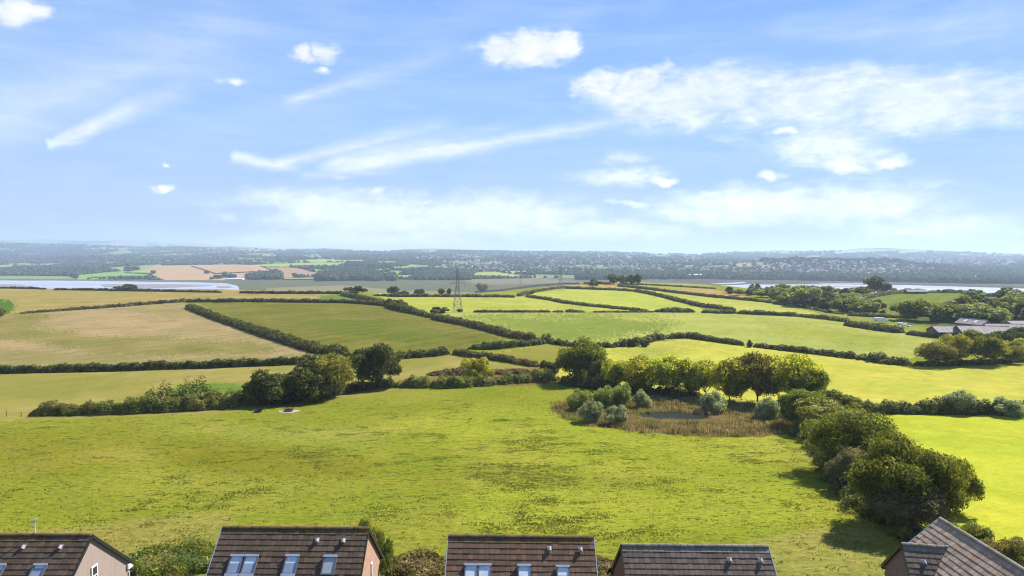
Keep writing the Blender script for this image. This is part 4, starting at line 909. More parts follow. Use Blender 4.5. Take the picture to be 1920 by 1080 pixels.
for i in range(n):
    a0, a1 = 2*pi*i/n, 2*pi*(i+1)/n; p = lambda a, r, z: (r*math.cos(a), r*math.sin(a), z)
    b.add([p(a0, 1.0, 0), p(a1, 1.0, 0), p(a1, 1.0, .5), p(a0, 1.0, .5), p(a0, .96, 0), p(a1, .96, 0), p(a1, .96, .5), p(a0, .96, .5)], [(0, 1, 2, 3), (7, 6, 5, 4), (3, 2, 6, 7)], .5)
b.build('panel', M['rust'], t); b = MB()
for i in range(n): b.tube(p(2*pi*i/n, .98, .5), p(2*pi*i/n, .98, .95), .02, .02, 5)
for i in range(n): b.tube(p(2*pi*i/n, .98, .95), p(2*pi*(i+1)/n, .98, .95), .03, .03, 5)
b.build('rail', M['iron'], t)
for i, (px, py, lb) in enumerate([(12, 781, 'wooden fence post at the left end of the foreground hedge'), (40, 782, 'shorter wooden post close to the left tip of the foreground hedge')]):
    c = at(px, py); b = MB(); b.tube((0, 0, -.3), (.03, 0, 1.25 if i == 0 else 1.), .10, .09, 8); b.tube((.03, 0, 1.25 if i == 0 else 1.), (.03, 0, 1.30 if i == 0 else 1.05), .09, .03, 8)
    o = b.build('fence_post', M['postwood']); o.location = c; tag(o, lb, 'post')
c0 = at(12, 781); c1 = at(40, 782)
b = MB()
for hz_ in (.35, .7, 1.0):
    b.tube((c0.x, c0.y, c0.z+hz_), (c1.x, c1.y, c1.z+hz_), .012, .012, 4)
o = b.build('wire_fence', M['iron']); tag(o, 'thin wire fence strung between the two posts at the left', 'fence')
# low fence under the row of pond trees
c0 = at(1375, 757); c1 = at(1480, 762)
t = empty('field_fence', (0, 0, 0), 0, label='low dark field fence in the shade under the right pond trees', cat='fence')
for k in range(9):
    p = c0.lerp(c1, k/8); zz = float(hgt(np.array(p.x), np.array(p.y))); b = MB(); b.tube((p.x, p.y, zz-.3), (p.x, p.y, zz+1.15), .06, .055, 6); b.build('post', M['postwood'], t)
b = MB()
for h_ in (.4, .75, 1.05): b.tube((c0.x, c0.y, c0.z+h_), (c1.x, c1.y, c1.z+h_), .02, .02, 4)
b.build('wire', M['iron'], t)

# ------------------------------------------------------------------ pylons
M['steel'] = simple('galvanised_steel', (.17, .18, .18), .6, .15, 2, .2)
def pylon(px, py, Hm, label, r=.09):
    c = at(px, py); t = empty('electricity_pylon', c, .25, label=label, cat='pylon', group='pylons crossing the fields')
    b = MB(); w0, w1, wt = Hm*.105, Hm*.032, Hm*.012; zc = Hm*.62
    def half(z): return w0+(w1-w0)*min(1, z/zc) if z < zc else w1+(wt-w1)*(z-zc)/(Hm-zc)
    zs = [0, Hm*.17, Hm*.30, Hm*.41, Hm*.50, Hm*.57, Hm*.62, Hm*.68, Hm*.74, Hm*.80, Hm*.86, Hm*.92, Hm]
    cs = [(-1, -1), (1, -1), (1, 1), (-1, 1)]
    for i in range(len(zs)-1):
        a, d = half(zs[i]), half(zs[i+1]); rr = r*(1 if i < 6 else .7)
        for j in range(4):
            s, u = cs[j], cs[(j+1) % 4]
            P = lambda c_, w_, z_: (c_[0]*w_, c_[1]*w_, z_)
            b.tube(P(s, a, zs[i]-(1 if i == 0 else 0)), P(s, d, zs[i+1]), rr*1.3, rr*1.3, 4)
            b.tube(P(s, a, zs[i]), P(u, d, zs[i+1]), rr*.6, rr*.6, 3); b.tube(P(u, a, zs[i]), P(s, d, zs[i+1]), rr*.6, rr*.6, 3)
            b.tube(P(s, d, zs[i+1]), P(u, d, zs[i+1]), rr*.6, rr*.6, 3)
    b.build('lattice_tower', M['steel'], t)
    for z, l in ((Hm*.66, Hm*.17), (Hm*.79, Hm*.21), (Hm*.91, Hm*.15)):
        a = MB(); w = half(z)
        for s in (-1, 1):
            tip = (s*l, 0, z+.2)
            for yy_ in (-w, w):
                a.tube((s*w, yy_, z), tip, r*.8, r*.5, 4); a.tube((s*w, yy_, z+Hm*.045), tip, r*.7, r*.5, 4)
                for q in (.25, .5, .75):
                    a.tube((s*(w+(l-w)*q), yy_*(1-q), z+.2*q), (s*(w+(l-w)*(q-.2)), yy_*(1-q+.2), z+Hm*.045*(1-q+.2)), r*.4, r*.4, 3)
        ca = a.build('cross_arm', M['steel'], t)
        for s in (-1, 1):
            i_ = MB()
            for q in range(5): i_.tube((s*l, 0, z+.1-q*.3), (s*l, 0, z-.12-q*.3), .12, .12, 6)
            i_.build('insulator', M['iron'], ca)
    return c
pylon(858, 585, 27, 'tall lattice pylon, the largest, on the field corner right of centre', .10)
pylon(1052, 545, 26, 'small distant lattice pylon on the crest of the bright rounded field', .08)
pylon(977, 541, 26, 'faint distant pylon left of the other small one, before the marsh', .07)

# ------------------------------------------------------------------ farm at the right
M['fibre'] = simple('fibre_cement_roof', (.25, .22, .20), .85, .22, .5)
M['barnwall'] = simple('barn_boarding', (.16, .135, .115), .9, .25, 1.)
M['rooflight'] = simple('white_rooflight', (.65, .68, .72), .4, .05, 1)
M['whitepaint'] = simple('white_paint', (.75, .76, .77), .35, .03, 1, 0, 0, .5)
M['carglass'] = simple('car_glass', (.03, .035, .045), .1, .05, 1, 0, 0, .6)
M['tyre'] = simple('tyre', (.02, .02, .02), .8, .1, 3)
def barn(px, py, L, B, He, Hr, rz, label, lights=0):
    c = at(px, py); t = empty('barn', c, rz, label=label, cat='barn', group='farm barns')
    b = MB(); x0, x1 = -L/2, L/2; y0, y1 = -B/2, B/2
    b.add([(x0, y0, -2), (x1, y0, -2), (x1, y1, -2), (x0, y1, -2), (x0, y0, He), (x1, y0, He), (x1, y1, He), (x0, y1, He), (x0, 0, Hr-.15), (x1, 0, Hr-.15)],
          [(0, 1, 5, 4), (1, 2, 6, 5), (2, 3, 7, 6), (3, 0, 4, 7), (4, 8, 7), (5, 6, 9)])
    b.build('wall', M['barnwall'], t)
    b = MB(); n = int(L/1.0); o = .5; sl_ = (Hr-He)/(B/2)
    for s in (-1, 1):
        for i in range(n):     # corrugated sheets, alternately high and low
            xa = x0-o+(L+2*o)*i/n; xb = x0-o+(L+2*o)*(i+1)/n; lift = .05*(i % 2)
            b.hexa([(xa, s*(B/2+o), He-o*sl_+lift), (xb, s*(B/2+o), He-o*sl_+lift), (xb, 0, Hr+lift), (xa, 0, Hr+lift), (xa, s*(B/2+o), He-o*sl_+lift+.12), (xb, s*(B/2+o), He-o*sl_+lift+.12), (xb, 0, Hr+lift+.12), (xa, 0, Hr+lift+.12)])
    b.tube((x0-o, 0, Hr+.15), (x1+o, 0, Hr+.15), .2, .2, 6)
    b.build('roof', M['fibre'], t)
    for k in range(lights):
        m_ = MB(); xx = x0+L*(k+.7)/(lights+.5); y_ = -B*.27; zz = Hr-abs(y_)*sl_+.25
        m_.obox((xx-.6, y_-B*.12, zz-B*.12*sl_), (1.2, 0, 0), (0, B*.24, B*.24*sl_), (0, 0, .06)); m_.build('rooflight', M['rooflight'], t)
    b = MB(); b.box((x0+L*.35, y0-.06, -1), (x0+L*.35+4, y0-.02, min(He-.4, 3.6))); b.build('door', M['iron'], t)
barn(1792, 632, 20, 11, 2.8, 4.9, -.10, 'low grey barn at the left end of the farm', 0)
barn(1842, 636, 20, 14, 3.2, 5.8, -.22, 'largest grey barn with the highest ridge, centre of the farm', 0)
barn(1826, 619, 13, 8, 3.4, 5.4, -1.2, 'barn with open gable and white rooflights behind the largest', 2)
barn(1885, 628, 17, 11, 3., 5., -.22, 'grey barn right of the largest one', 0)
barn(1925, 622, 20, 10, 3.2, 5.2, .1, 'barn roof cut by the right edge of the picture', 0)
barn(1716, 551, 18, 7, 2.4, 4., .0, 'lone dark barn on the skyline before the right-hand water', 0)
def car(px, py, rz, label, van=False):
    c = at(px, py); t = empty('van' if van else 'car', c+Vector((0, 0, .9)), rz, label=label, cat='van' if van else 'car')
    L, W_ = (5.4, 2.0) if van else (4.3, 1.75); H1, H2 = (1.2, 2.3) if van else (.85, 1.4)
    prof = [(-L/2, .3), (L/2, .3), (L/2, H1*.85), (L*.30, H1), (L*.14, H2), (-L*.42, H2), (-L/2, H1)]
    b = MB(); k = len(prof); V = [(x, -W_/2, z) for x, z in prof]+[(x, W_/2, z) for x, z in prof]
    b.add(V, [tuple(range(k)), tuple(range(2*k-1, k-1, -1))]+[(i, i+k, (i+1) % k+k, (i+1) % k) for i in range(k)]); b.build('body', M['whitepaint'], t)
    b = MB(); b.obox((L*.285, -W_*.44, H1+.05), (0, W_*.88, 0), (-(L*.13), 0, H2-H1-.12), (.03, 0, .03)); b.build('windscreen', M['carglass'], t)
    for sx_ in (-1, 1):
        for sy_ in (-1, 1):
            b = MB(); b.tube((sx_*L*.31, sy_*(W_/2-.2), .33), (sx_*L*.31, sy_*(W_/2+.02), .33), .33, .33, 12); b.build('wheel', M['tyre'], t)
car(1646, 606, .1, 'white van parked behind the dense dark hedge, left one', True)
car(1655, 606.5, .3, 'white van parked behind the dense dark hedge, right one', True)
car(1690, 613, -.5, 'white car parked on the farm track in front of the barns')
car(1698, 616, -.6, 'pale car standing nearer the hedge end than the white one')

# ------------------------------------------------------------------ beyond the estuary
_ico = bpy.data.meshes.new('tmp')
import bmesh
def ico_arrays(sub):
    bm = bmesh.new(); bmesh.ops.create_icosphere(bm, subdivisions=sub, radius=1); V = np.array([v.co for v in bm.verts]); F = np.array([[v.index for v in f.verts] for f in bm.faces]); bm.free(); return V, F
IV, IF = ico_arrays(2)
keep = IV[IF].mean(1)[:, 2] > -.35; IF = IF[keep]
IV1, IF1 = ico_arrays(1)
def blobs(name, x, y, w, h, label, rng, mat='farwood', lo=False, z0=None):
    V0, F0 = (IV1, IF1) if lo else (IV, IF)
    n = len(x); z = hgt(x, y) if z0 is None else z0
    d = 1+rng.normal(size=(n, len(V0)))*.17
    a = rng.uniform(0, 6.28, n); ca, sa = np.cos(a)[:, None], np.sin(a)[:, None]
    X = (V0[:, 0]*ca-V0[:, 1]*sa)*d*w[:, None]/2+x[:, None]; Y_ = (V0[:, 0]*sa+V0[:, 1]*ca)*d*w[:, None]/2+y[:, None]
    Z = (V0[:, 2]*d*.62+.42)*h[:, None]+z[:, None]
    V = np.stack([X, Y_, Z], -1).reshape(-1, 3)
    F = (F0[None]+(np.arange(n)*len(V0))[:, None, None]).reshape(-1, 3)
    sm = lo
    lv = np.clip(np.repeat(rng.uniform(0, .7, n), len(F0))+rng.normal(size=len(F))*.06, 0, 1)
    o = mesh(name, V, F, M[mat], None, {'lv': ('FACE', lv)}, True); tag(o, label, 'woodland', kind='stuff'); return o
FP = [(poly, c) for poly, c in FARREG[5:]]
def scatter(poly, n, rng, avoid=True, cells=False):
    """points on the far land seen inside an outline"""
    P = np.array(poly, float); px = rng.uniform(P[:, 0].min(), P[:, 0].max(), n); py = rng.uniform(P[:, 1].min(), P[:, 1].max(), n)
    k = inpoly(px, py, poly); px, py = px[k], py[k]
    a, b, c = ray(px, py)
    Y = np.geomspace(1985, 9800, 170); hit = np.full(len(px), np.nan)
    prev = None
    for yv in Y:
        t = yv/b; z = CAMZ+c*t; h = hgt(a*t, np.full(len(px), yv)); under = (z < h) & np.isnan(hit)
        hit[under] = yv
    ok = ~np.isnan(hit); px, py, a, b, hit = px[ok], py[ok], a[ok], b[ok], hit[ok]
    x = a/b*hit; y = hit*rng.uniform(.985, 1.0, len(hit))
    z = hgt(x, y); qx, qy = proj(x, y, z)
    m = np.ones(len(x), bool)
    if avoid:
        for poly2, c2 in FP: m[inpoly(qx, qy, poly2)] = False
    if cells:
        ck = cellkind(x, y); m &= ~((ck > .72) & (y > 3000) & (rng.uniform(0, 1, len(x)) < .93)) & ~((ck > .52) & (y > 3600) & (rng.uniform(0, 1, len(x)) < .6))
    return x[m], y[m]
R2 = np.random.default_rng(99)
x, y = scatter([(-300, 486), (0, 484), (440, 484), (800, 486), (1200, 488), (1920, 490), (2250, 490), (2250, 526), (1920, 533), (1700, 529), (1500, 525), (1300, 523), (1100, 520), (880, 523), (700, 525), (640, 526), (520, 519), (240, 524), (0, 519), (-300, 519)], 42000, R2, True, True)
s = np.clip(y/3000, .8, 2.)
blobs('far_woodland', x, y, R2.uniform(10, 20, len(x))*s**.5, R2.uniform(6, 12, len(x))*s**.3, 'dark blue-green woods and hedgerow trees filling the land beyond the estuary', R2)
x, y = scatter([(-300, 460), (0, 456), (440, 466), (760, 470), (1200, 474), (1440, 471), (1700, 470), (1920, 476), (2250, 476), (2250, 492), (1200, 491), (400, 488), (-300, 488)], 30000, R2, True, True)
blobs('hill_woodland', x, y, R2.uniform(24, 52, len(x)), R2.uniform(10, 20, len(x)), 'hazy woods on the distant hills along the skyline', R2, lo=True)
for poly, n, w, h, lb in [([(467, 520), (490, 513), (525, 512), (532, 518), (530, 524), (470, 524)], 700, 11, 11, 'blue-green conifer plantation below the tan hill field'),
      ([(598, 527), (606, 514), (640, 508), (680, 514), (690, 526)], 1100, 17, 14, 'dark wood at the marsh edge right of the tan hill field'),
      ([(690, 527), (700, 518), (712, 522), (716, 527)], 120, 14, 12, 'small dark copse on the marsh edge right of the dark wood'),
      ([(725, 527), (728, 518), (742, 517), (742, 527)], 120, 14, 14, 'narrow dark copse on the marsh edge beside yellow strips'),
      ([(780, 525), (790, 512), (870, 511), (884, 520), (882, 525)], 1200, 15, 10, 'scrubby grey-green wood behind the large pylon'),
      ([(1080, 525), (1100, 510), (1240, 514), (1500, 518), (1700, 520), (1900, 526), (1900, 534), (1700, 529), (1500, 526), (1300, 523)], 5000, 16, 13, 'dark belt of trees below the town on the far shore'),
      ([(1740, 510), (1800, 508), (1920, 515), (2100, 518), (2100, 530), (1920, 528), (1780, 518)], 2600, 16, 13, 'dark wooded bank right of the town on the far shore'),
      ([(640, 503), (680, 500), (760, 500), (770, 496), (640, 498)], 400, 15, 11, 'woodland strip between bright far fields')]:
    x, y = scatter(poly, n*2, R2, False); nn = len(x)
    x, y = x[:n], y[:n]
    if len(x): blobs('shore_wood', x, y, R2.uniform(.7, 1.3, len(x))*w, R2.uniform(.7, 1.3, len(x))*h, lb, R2)
# hedgerow trees that stand alone on the far fields
def farpt(px, py):
    a, b, c = ray(px, py); Y = np.geomspace(2250, 9800, 900); z = CAMZ+c/b*Y; h = hgt(a/b*Y, Y); k = np.nonzero(z < h)[0]; k = k[0] if len(k) else 200
    return Vector((float(a/b*Y[k]), float(Y[k]), float(h[k])))
for px, py, w, h, lb in [(287, 513, 8, 7, 'lone round tree on the left end of the tan hill field'), (281, 517, 7, 5, 'low bush tree below the lone round one on the tan field'), (388, 513, 9, 7, 'lone tree by the hedgerow crossing the tan hill field'), (397, 524, 9, 6, 'round tree below the tan field, left of the farm'),
        (517, 508, 7, 5, 'small tree on the upper right of the tan hill field'), (552, 517, 8, 6, 'small tree under the darker tan field, left of two'), (571, 519, 7, 5, 'small tree under the darker tan field, right of two'), (421, 520, 9, 13, 'tall narrow tree beside the white farm sheds'),
        (410, 522, 16, 8, 'broad dark tree left of the white farm sheds'), (434, 521, 16, 9, 'dark tree behind the white farm sheds'), (140, 520, 10, 10, 'tree at the left tip of the bright green shore field'), (247, 507, 24, 9, 'dark tree clump between green and tan far fields'), (216, 508, 10, 5, 'low round tree left of the dark clump above the green field')]:
    c = farpt(px, py); s = c.y/1280
    rng = np.random.default_rng(int(px)); k = 5
    xs_ = c.x+rng.normal(size=k)*w*s*.18; ys_ = c.y+rng.normal(size=k)*2
    o = blobs('tree', xs_, ys_, np.full(k, w*s*.7), np.full(k, h*s*.8), lb, rng); del o['kind']; o['category'] = 'tree'
# hedgerows on far fields
def farhedge(pts, label, w=4., h=3.5):
    P = []
    for (a, b), (c, d) in zip(pts, pts[1:]):
        k = int(math.hypot(c-a, d-b)/2.2)+1
        for t in range(k): P.append(farpt(a+(c-a)*t/k, b+(d-b)*t/k))
    P = np.array(P); rng = np.random.default_rng(int(pts[0][0])+3); P = np.repeat(P, 2, 0)+rng.normal(size=(len(P)*2, 3))*(2.5, 1., 0)
    o = blobs('hedgerow', P[:, 0], P[:, 1], rng.uniform(1, 2, len(P))*w, rng.uniform(.6, 1.2, len(P))*h, label, rng); del o['kind']; o['category'] = 'hedge'
farhedge([(360, 500), (375, 504), (390, 509), (403, 514)], 'dark hedgerow running diagonally down the tan hill field')
farhedge([(403, 514), (440, 512), (480, 510)], 'thin hedgerow across the lower right of the tan hill field')
farhedge([(490, 500), (505, 505), (518, 510)], 'short hedgerow between the tan and the darker tan field')
farhedge([(236, 512), (260, 513), (285, 514)], 'short hedgerow at the left foot of the tan hill field')
farhedge([(172, 521), (220, 520), (285, 518)], 'hedgerow along the lower edge of the bright green shore field')
farhedge([(232, 524), (270, 524), (303, 525)], 'dark scrubby hedgerow on the left river bank')
farhedge([(285, 518), (295, 522), (303, 525)], 'short diagonal hedgerow at the corner of the tan field')
farhedge([(490, 501), (560, 501.5), (642, 501)], 'hedgerow under the long bright green strip')
farhedge([(532, 525), (580, 524.5), (605, 524.5)], 'hedgerow under the yellow-green strip by the marsh')
farhedge([(732, 506), (782, 506)], 'hedgerow under the brightest green far field')
farhedge([(884, 522), (905, 520), (930, 521), (942, 523)], 'row of round hedgerow trees on the pale field beyond the marsh', 9, 7)
farhedge([(0, 507), (20, 507), (60, 509)], 'hedgerow below the far-left yellow-green field')

# ------------------------------------------------------------------ the town on the far shore
M['hwall'] = {}
M['house_white'] = simple('white_render', (.74, .72, .70), .8, .1, .05)
M['house_cream'] = simple('cream_render', (.55, .50, .43), .8, .1, .05)
M['house_brick'] = simple('pink_brick', (.36, .24, .20), .8, .15, .05)
M['slate'] = simple('slate_roof', (.13, .13, .15), .7, .2, .05)
M['redtile'] = simple('red_tile_roof', (.25, .14, .11), .8, .2, .05)
def house_mesh(L, B, He, Hr, part):
    x0, x1, y0, y1 = -L/2, L/2, -B/2, B/2; b = MB()
    if part == 'wall':
        b.add([(x0, y0, -3), (x1, y0, -3), (x1, y1, -3), (x0, y1, -3), (x0, y0, He), (x1, y0, He), (x1, y1, He), (x0, y1, He), (x0, 0, Hr-.2), (x1, 0, Hr-.2)], [(0, 1, 5, 4), (1, 2, 6, 5), (2, 3, 7, 6), (3, 0, 4, 7), (4, 8, 7), (5, 6, 9)])
    else:
        o = .5; sl_ = (Hr-He)/(B/2)
        for s in (-1, 1): b.hexa([(x0-o, s*(B/2+o), He-o*sl_), (x1+o, s*(B/2+o), He-o*sl_), (x1+o, 0, Hr), (x0-o, 0, Hr), (x0-o, s*(B/2+o), He-o*sl_+.25), (x1+o, s*(B/2+o), He-o*sl_+.25), (x1+o, 0, Hr+.25), (x0-o, 0, Hr+.25)])
        b.box((x0+1, -.5, Hr-.5), (x0+2, .5, Hr+1.3))
    return b
HM = []
for L, B, He, Hr in ((10, 8, 5.2, 8.), (14, 8, 5.2, 8.), (9, 9, 5.5, 8.5), (18, 9, 5., 7.6)):
    for wm_ in ('house_white', 'house_cream', 'house_white', 'house_brick'):
        for rm_ in ('slate', 'redtile'):
            b1 = house_mesh(L, B, He, Hr, 'wall'); b2 = house_mesh(L, B, He, Hr, 'roof')
            HM.append((b1, b2, wm_, rm_, b1.build('wall', M[wm_], None, False, False), b2.build('roof', M[rm_], None, False, False)))
TOWN = [([(820, 492), (900, 488), (1010, 494), (1060, 503), (1060, 511), (960, 512), (880, 508), (830, 504)], 95, 'houses in the left part of the far town', 'small pale house in the far town left of and behind the pylon'),
        ([(1060, 503), (1200, 502), (1310, 504), (1400, 504), (1400, 513), (1200, 514), (1100, 514)], 70, 'houses in the middle of the far town', 'small house in the tree-filled middle of the far town'),
        ([(1400, 501), (1440, 494), (1500, 491), (1600, 494), (1700, 500), (1740, 508), (1700, 514), (1600, 517), (1440, 513)], 105, 'houses on the hill of the far town', 'small house on the wooded hill of the far town above the right-hand water')]
R3 = np.random.default_rng(5)
for poly, n, grp, lb in TOWN:
    x, y = scatter(poly, n*4, R3, False); x, y = x[:n], y[:n]; z = hgt(x, y)
    for i in range(len(x)):
        h_ = HM[R3.integers(len(HM))]
        t = empty('house', (x[i], y[i]-14, z[i]+R3.uniform(4, 9)), R3.choice([0, .1, -.2, 1.57, .4]), label=lb, cat='house', group=grp)
        s_ = R3.uniform(.6, 1.0); t.scale = (s_, s_, s_)
        for nm_, me in (('wall', h_[4]), ('roof', h_[5])):
            ch = bpy.data.objects.new(nm_, me); COL.objects.link(ch); ch.parent = t
# the smallest houses: too many to count, one mass
def housemass(poly, n, label, seed, smin=.8, smax=1.4, lift=(1, 6)):
    r = np.random.default_rng(seed); x, y = scatter(poly, n*3, r, False); x, y = x[:n], y[:n]; z = hgt(x, y); V = []; F3 = []; F4 = []; off = 0; mi4 = []; mi3 = []
    mats = ['house_white', 'house_cream', 'house_brick', 'slate', 'redtile']
    for i in range(len(x)):
        b1, b2, wm_, rm_, _, _ = HM[r.integers(len(HM))]; a = r.choice([0., .1, -.3, 1.57, .5]); s_ = r.uniform(smin, smax)*(y[i]/3000)**.35; l_ = r.uniform(*lift)
        for bb, mm in ((b1, wm_), (b2, rm_)):
            v = np.vstack(bb.v)*s_; X = v[:, 0]*math.cos(a)-v[:, 1]*math.sin(a)+x[i]; Y_ = v[:, 0]*math.sin(a)+v[:, 1]*math.cos(a)+y[i]-12
            V.append(np.stack([X, Y_, v[:, 2]+z[i]+l_], 1))
            for k_, f in bb.f.items():
                (F4 if k_ == 4 else F3).extend([[q+off for q in ff] for ff in f]); (mi4 if k_ == 4 else mi3).extend([mats.index(mm)]*len(f))
            off += len(v)
    o = mesh('distant_houses', np.vstack(V), [np.array(F4), np.array(F3)], None)
    for m_ in mats: o.data.materials.append(M[m_])
    o.data.polygons.foreach_set('material_index', np.array(mi4+mi3, np.int32)); tag(o, label, 'houses', kind='stuff')
housemass([(820, 489), (960, 484), (1200, 492), (1400, 496), (1440, 490), (1560, 488), (1700, 497), (1760, 506), (1700, 516), (1440, 514), (1060, 513), (880, 510), (830, 504)], 380, 'specks of small houses filling the town beyond the estuary', 51, .5, .9, (4, 9))
housemass([(760, 482), (900, 474), (1100, 474), (1300, 482), (1300, 494), (1050, 497), (900, 488), (780, 488)], 260, 'hazy far suburbs as pale specks on the rising ground behind the town', 52, .6, 1.3, (4, 12))
housemass([(1480, 486), (1600, 482), (1800, 484), (1920, 490), (1900, 502), (1760, 498), (1700, 492)], 80, 'scattered pale houses in the valley behind the town hill', 53, .6, 1.2, (4, 12))
# sheds on the shores
def shed(px, py, L, B, H, rz, label, mat='house_white', lift=0, nm='shed'):
    c = farpt(px, py); t = empty(nm, c+Vector((0, -8, lift)), rz, label=label, cat='building')
    house_mesh(L, B, H, H+B*.18, 'wall').build('wall', M[mat], t)
    b = MB(); o = .4
    for s in (-1, 1): b.hexa([(-L/2-o, s*(B/2+o), H-.1), (L/2+o, s*(B/2+o), H-.1), (L/2+o, 0, H+B*.18), (-L/2-o, 0, H+B*.18), (-L/2-o, s*(B/2+o), H+.15), (L/2+o, s*(B/2+o), H+.15), (L/2+o, 0, H+B*.18+.25), (-L/2-o, 0, H+B*.18+.25)])
    b.build('roof', M['whitepaint' if mat == 'house_white' else 'slate'], t)
shed(447, 525, 40, 12, 4.5, .0, 'long white farm shed below the tan hill field')
shed(431, 525, 20, 10, 4, .0, 'smaller white farm shed left of the long one')
shed(1302, 522, 44, 12, 5, .05, 'long pale building low on the wooded far shore', 'house_white', 8)
shed(1760, 531, 26, 12, 5, 0, 'white waterside shed, leftmost on the right far shore', 'house_white', 5)
shed(1796, 532, 52, 14, 6, 0, 'long pale waterside works building on the right far shore', 'house_cream', 6)
shed(1818, 532, 24, 12, 6, 0, 'white waterside shed right of the long works building', 'house_white', 6)
shed(1775, 531, 20, 12, 5, 0, 'brown waterside shed between the white ones', 'house_brick', 5)
# tower block and mast on the skyline
c = farpt(758, 472.5) if False else pt(758, 470.5, 8700)
t = empty('tower_block', c-Vector((0, 0, 12)), .2, label='pale square tower block alone on the skyline left of centre', cat='building')
b = MB(); b.box((-14, -10, 0), (14, 10, 34)); b.box((-5, -5, 34), (5, 5, 38)); b.build('wall', M['house_cream'], t)
b = MB()
for k in range(9): b.box((-13.5, -10.1, 2.5+k*3.5), (13.5, -10.02, 4.2+k*3.5))
b.build('window', M['carglass'], t)
c = pt(1657, 470.5, 8800)
t = empty('radio_mast', c-Vector((0, 0, 14)), 0, label='small mast standing up from the ridge of the right-hand hill', cat='mast'); b = MB()
for sx_, sy_ in ((-2, -2), (2, -2), (2, 2), (-2, 2)): b.tube((sx_, sy_, 0), (sx_*.3, sy_*.3, 42), .8, .5, 5)
for k in range(6): b.box((-2+k*.28, -2+k*.28, k*7+3), (2-k*.28, 2-k*.28, k*7+3.8))
b.build('tower', M['steel'], t)

# ------------------------------------------------------------------ the houses in the foreground
def tilemat(name, col, lich=None, amount=.0):
    m, T, out = newmat(name); lv = T.node('ShaderNodeAttribute', attribute_name='lv').outputs['Fac']
    P = T.node('ShaderNodeNewGeometry').outputs['Position']; n = T.noise(P, 9, 5, .65); n2 = T.noise(P, 1.4, 4, .6)
    c = T.mix(T.math('ADD', T.math('MULTIPLY', lv, .6), T.math('MULTIPLY', n, .4)), tuple(k*.62 for k in col), tuple(k*1.45 for k in col))
    c = T.mix(T.maprange(n2, .45, .7, 0, .35), c, (col[1]*1.1, col[1]*1.25, col[1]*.8))
    sp = T.noise(P, 26, 3, .7); c = T.mix(T.maprange(sp, .64, .72, 0, .7), c, (.26, .25, .21))
    if lich: c = T.mix(T.math('MULTIPLY', T.maprange(T.math('ADD', T.math('MULTIPLY', n2, .5), T.math('MULTIPLY', T.noise(P, 5, 5, .7), .5)), .44, .56), amount), c, lich)
    p = T.node('ShaderNodeBsdfPrincipled', {'Base Color': c, 'Roughness': .85, 'Specular IOR Level': .12}); b = T.node('ShaderNodeBump', {'Height': n, 'Strength': .4, 'Distance': .02}); T.l.new(b.outputs[0], p.inputs['Normal'])
    T.l.new(p.outputs[0], out.inputs[0]); return m
def brickmat(name, c1, c2, mortar):
    m, T, out = newmat(name); P = T.node('ShaderNodeNewGeometry').outputs['Position']; s = T.node('ShaderNodeSeparateXYZ', {0: P}).outputs
    v = T.node('ShaderNodeCombineXYZ', {0: T.math('ADD', s[0], s[1]), 1: s[2], 2: 0.}).outputs[0]
    b = T.node('ShaderNodeTexBrick', {'Vector': v, 'Color1': (*c1, 1), 'Color2': (*c2, 1), 'Mortar': (*mortar, 1), 'Scale': 1., 'Mortar Size': .012, 'Brick Width': .225, 'Row Height': .075})
    n = T.noise(P, 2.2, 4, .6); c = T.mix(T.maprange(n, .35, .7, 0, .5), b.outputs[0], tuple(k*.6 for k in c1))
    p = T.node('ShaderNodeBsdfPrincipled', {'Base Color': c, 'Roughness': .9, 'Specular IOR Level': .2}); T.l.new(p.outputs[0], out.inputs[0]); return m
M['tile_dark'] = tilemat('dark_brown_tiles', (.105, .070, .048)); M['tile_brown'] = tilemat('red_brown_tiles', (.135, .078, .050))
M['tile_grey'] = tilemat('grey_brown_tiles', (.125, .092, .074)); M['tile_light'] = tilemat('pale_brown_tiles', (.34, .235, .165))  # pale brown for the corner house's main roof, darker tiles on its wing
M['ridge_lichen'] = tilemat('lichened_tiles', (.10, .075, .05), (.24, .125, .025), .6); M['ridge_grey'] = tilemat('grey_ridge_tiles', (.19, .17, .145), (.25, .2, .08), .3)
M['brick_orange'] = brickmat('orange_brick', (.50, .27, .16), (.42, .21, .13), (.38, .33, .28)); M['brick_brown'] = brickmat('brown_brick', (.22, .115, .085), (.18, .10, .08), (.2, .17, .15))
def pebble():
    m, T, out = newmat('pebble_render'); P = T.node('ShaderNodeNewGeometry').outputs['Position']; n = T.noise(P, 22, 4, .75); s = T.noise(T.mapping(P, scale=(3, 3, .35)), 1.5, 5, .65)
    c = T.mix(T.maprange(n, .35, .65), (.22, .165, .14), (.42, .335, .29)); c = T.mix(T.maprange(s, .5, .72, 0, .5), c, (.18, .14, .12))
    p = T.node('ShaderNodeBsdfPrincipled', {'Base Color': c, 'Roughness': .95}); b = T.node('ShaderNodeBump', {'Height': n, 'Strength': .8, 'Distance': .03}); T.l.new(b.outputs[0], p.inputs['Normal'])
    T.l.new(p.outputs[0], out.inputs[0]); return m
M['pebble'] = pebble()
M['frame'] = simple('grey_window_frame', (.10, .11, .13), .4, .1, 3); M['frame_light'] = simple('light_window_hood', (.42, .47, .53), .35, .08, 3, .4)
def glassmat(name, c, rough=.06):
    m, T, out = newmat(name); P = T.node('ShaderNodeNewGeometry').outputs['Position']; n = T.noise(P, 1.7, 3, .5)
    p = T.node('ShaderNodeBsdfPrincipled', {'Base Color': T.mix(T.maprange(n, .35, .65), tuple(k*.82 for k in c), c), 'Roughness': rough, 'Specular IOR Level': .9, 'IOR': 1.6}); T.l.new(p.outputs[0], out.inputs[0]); return m
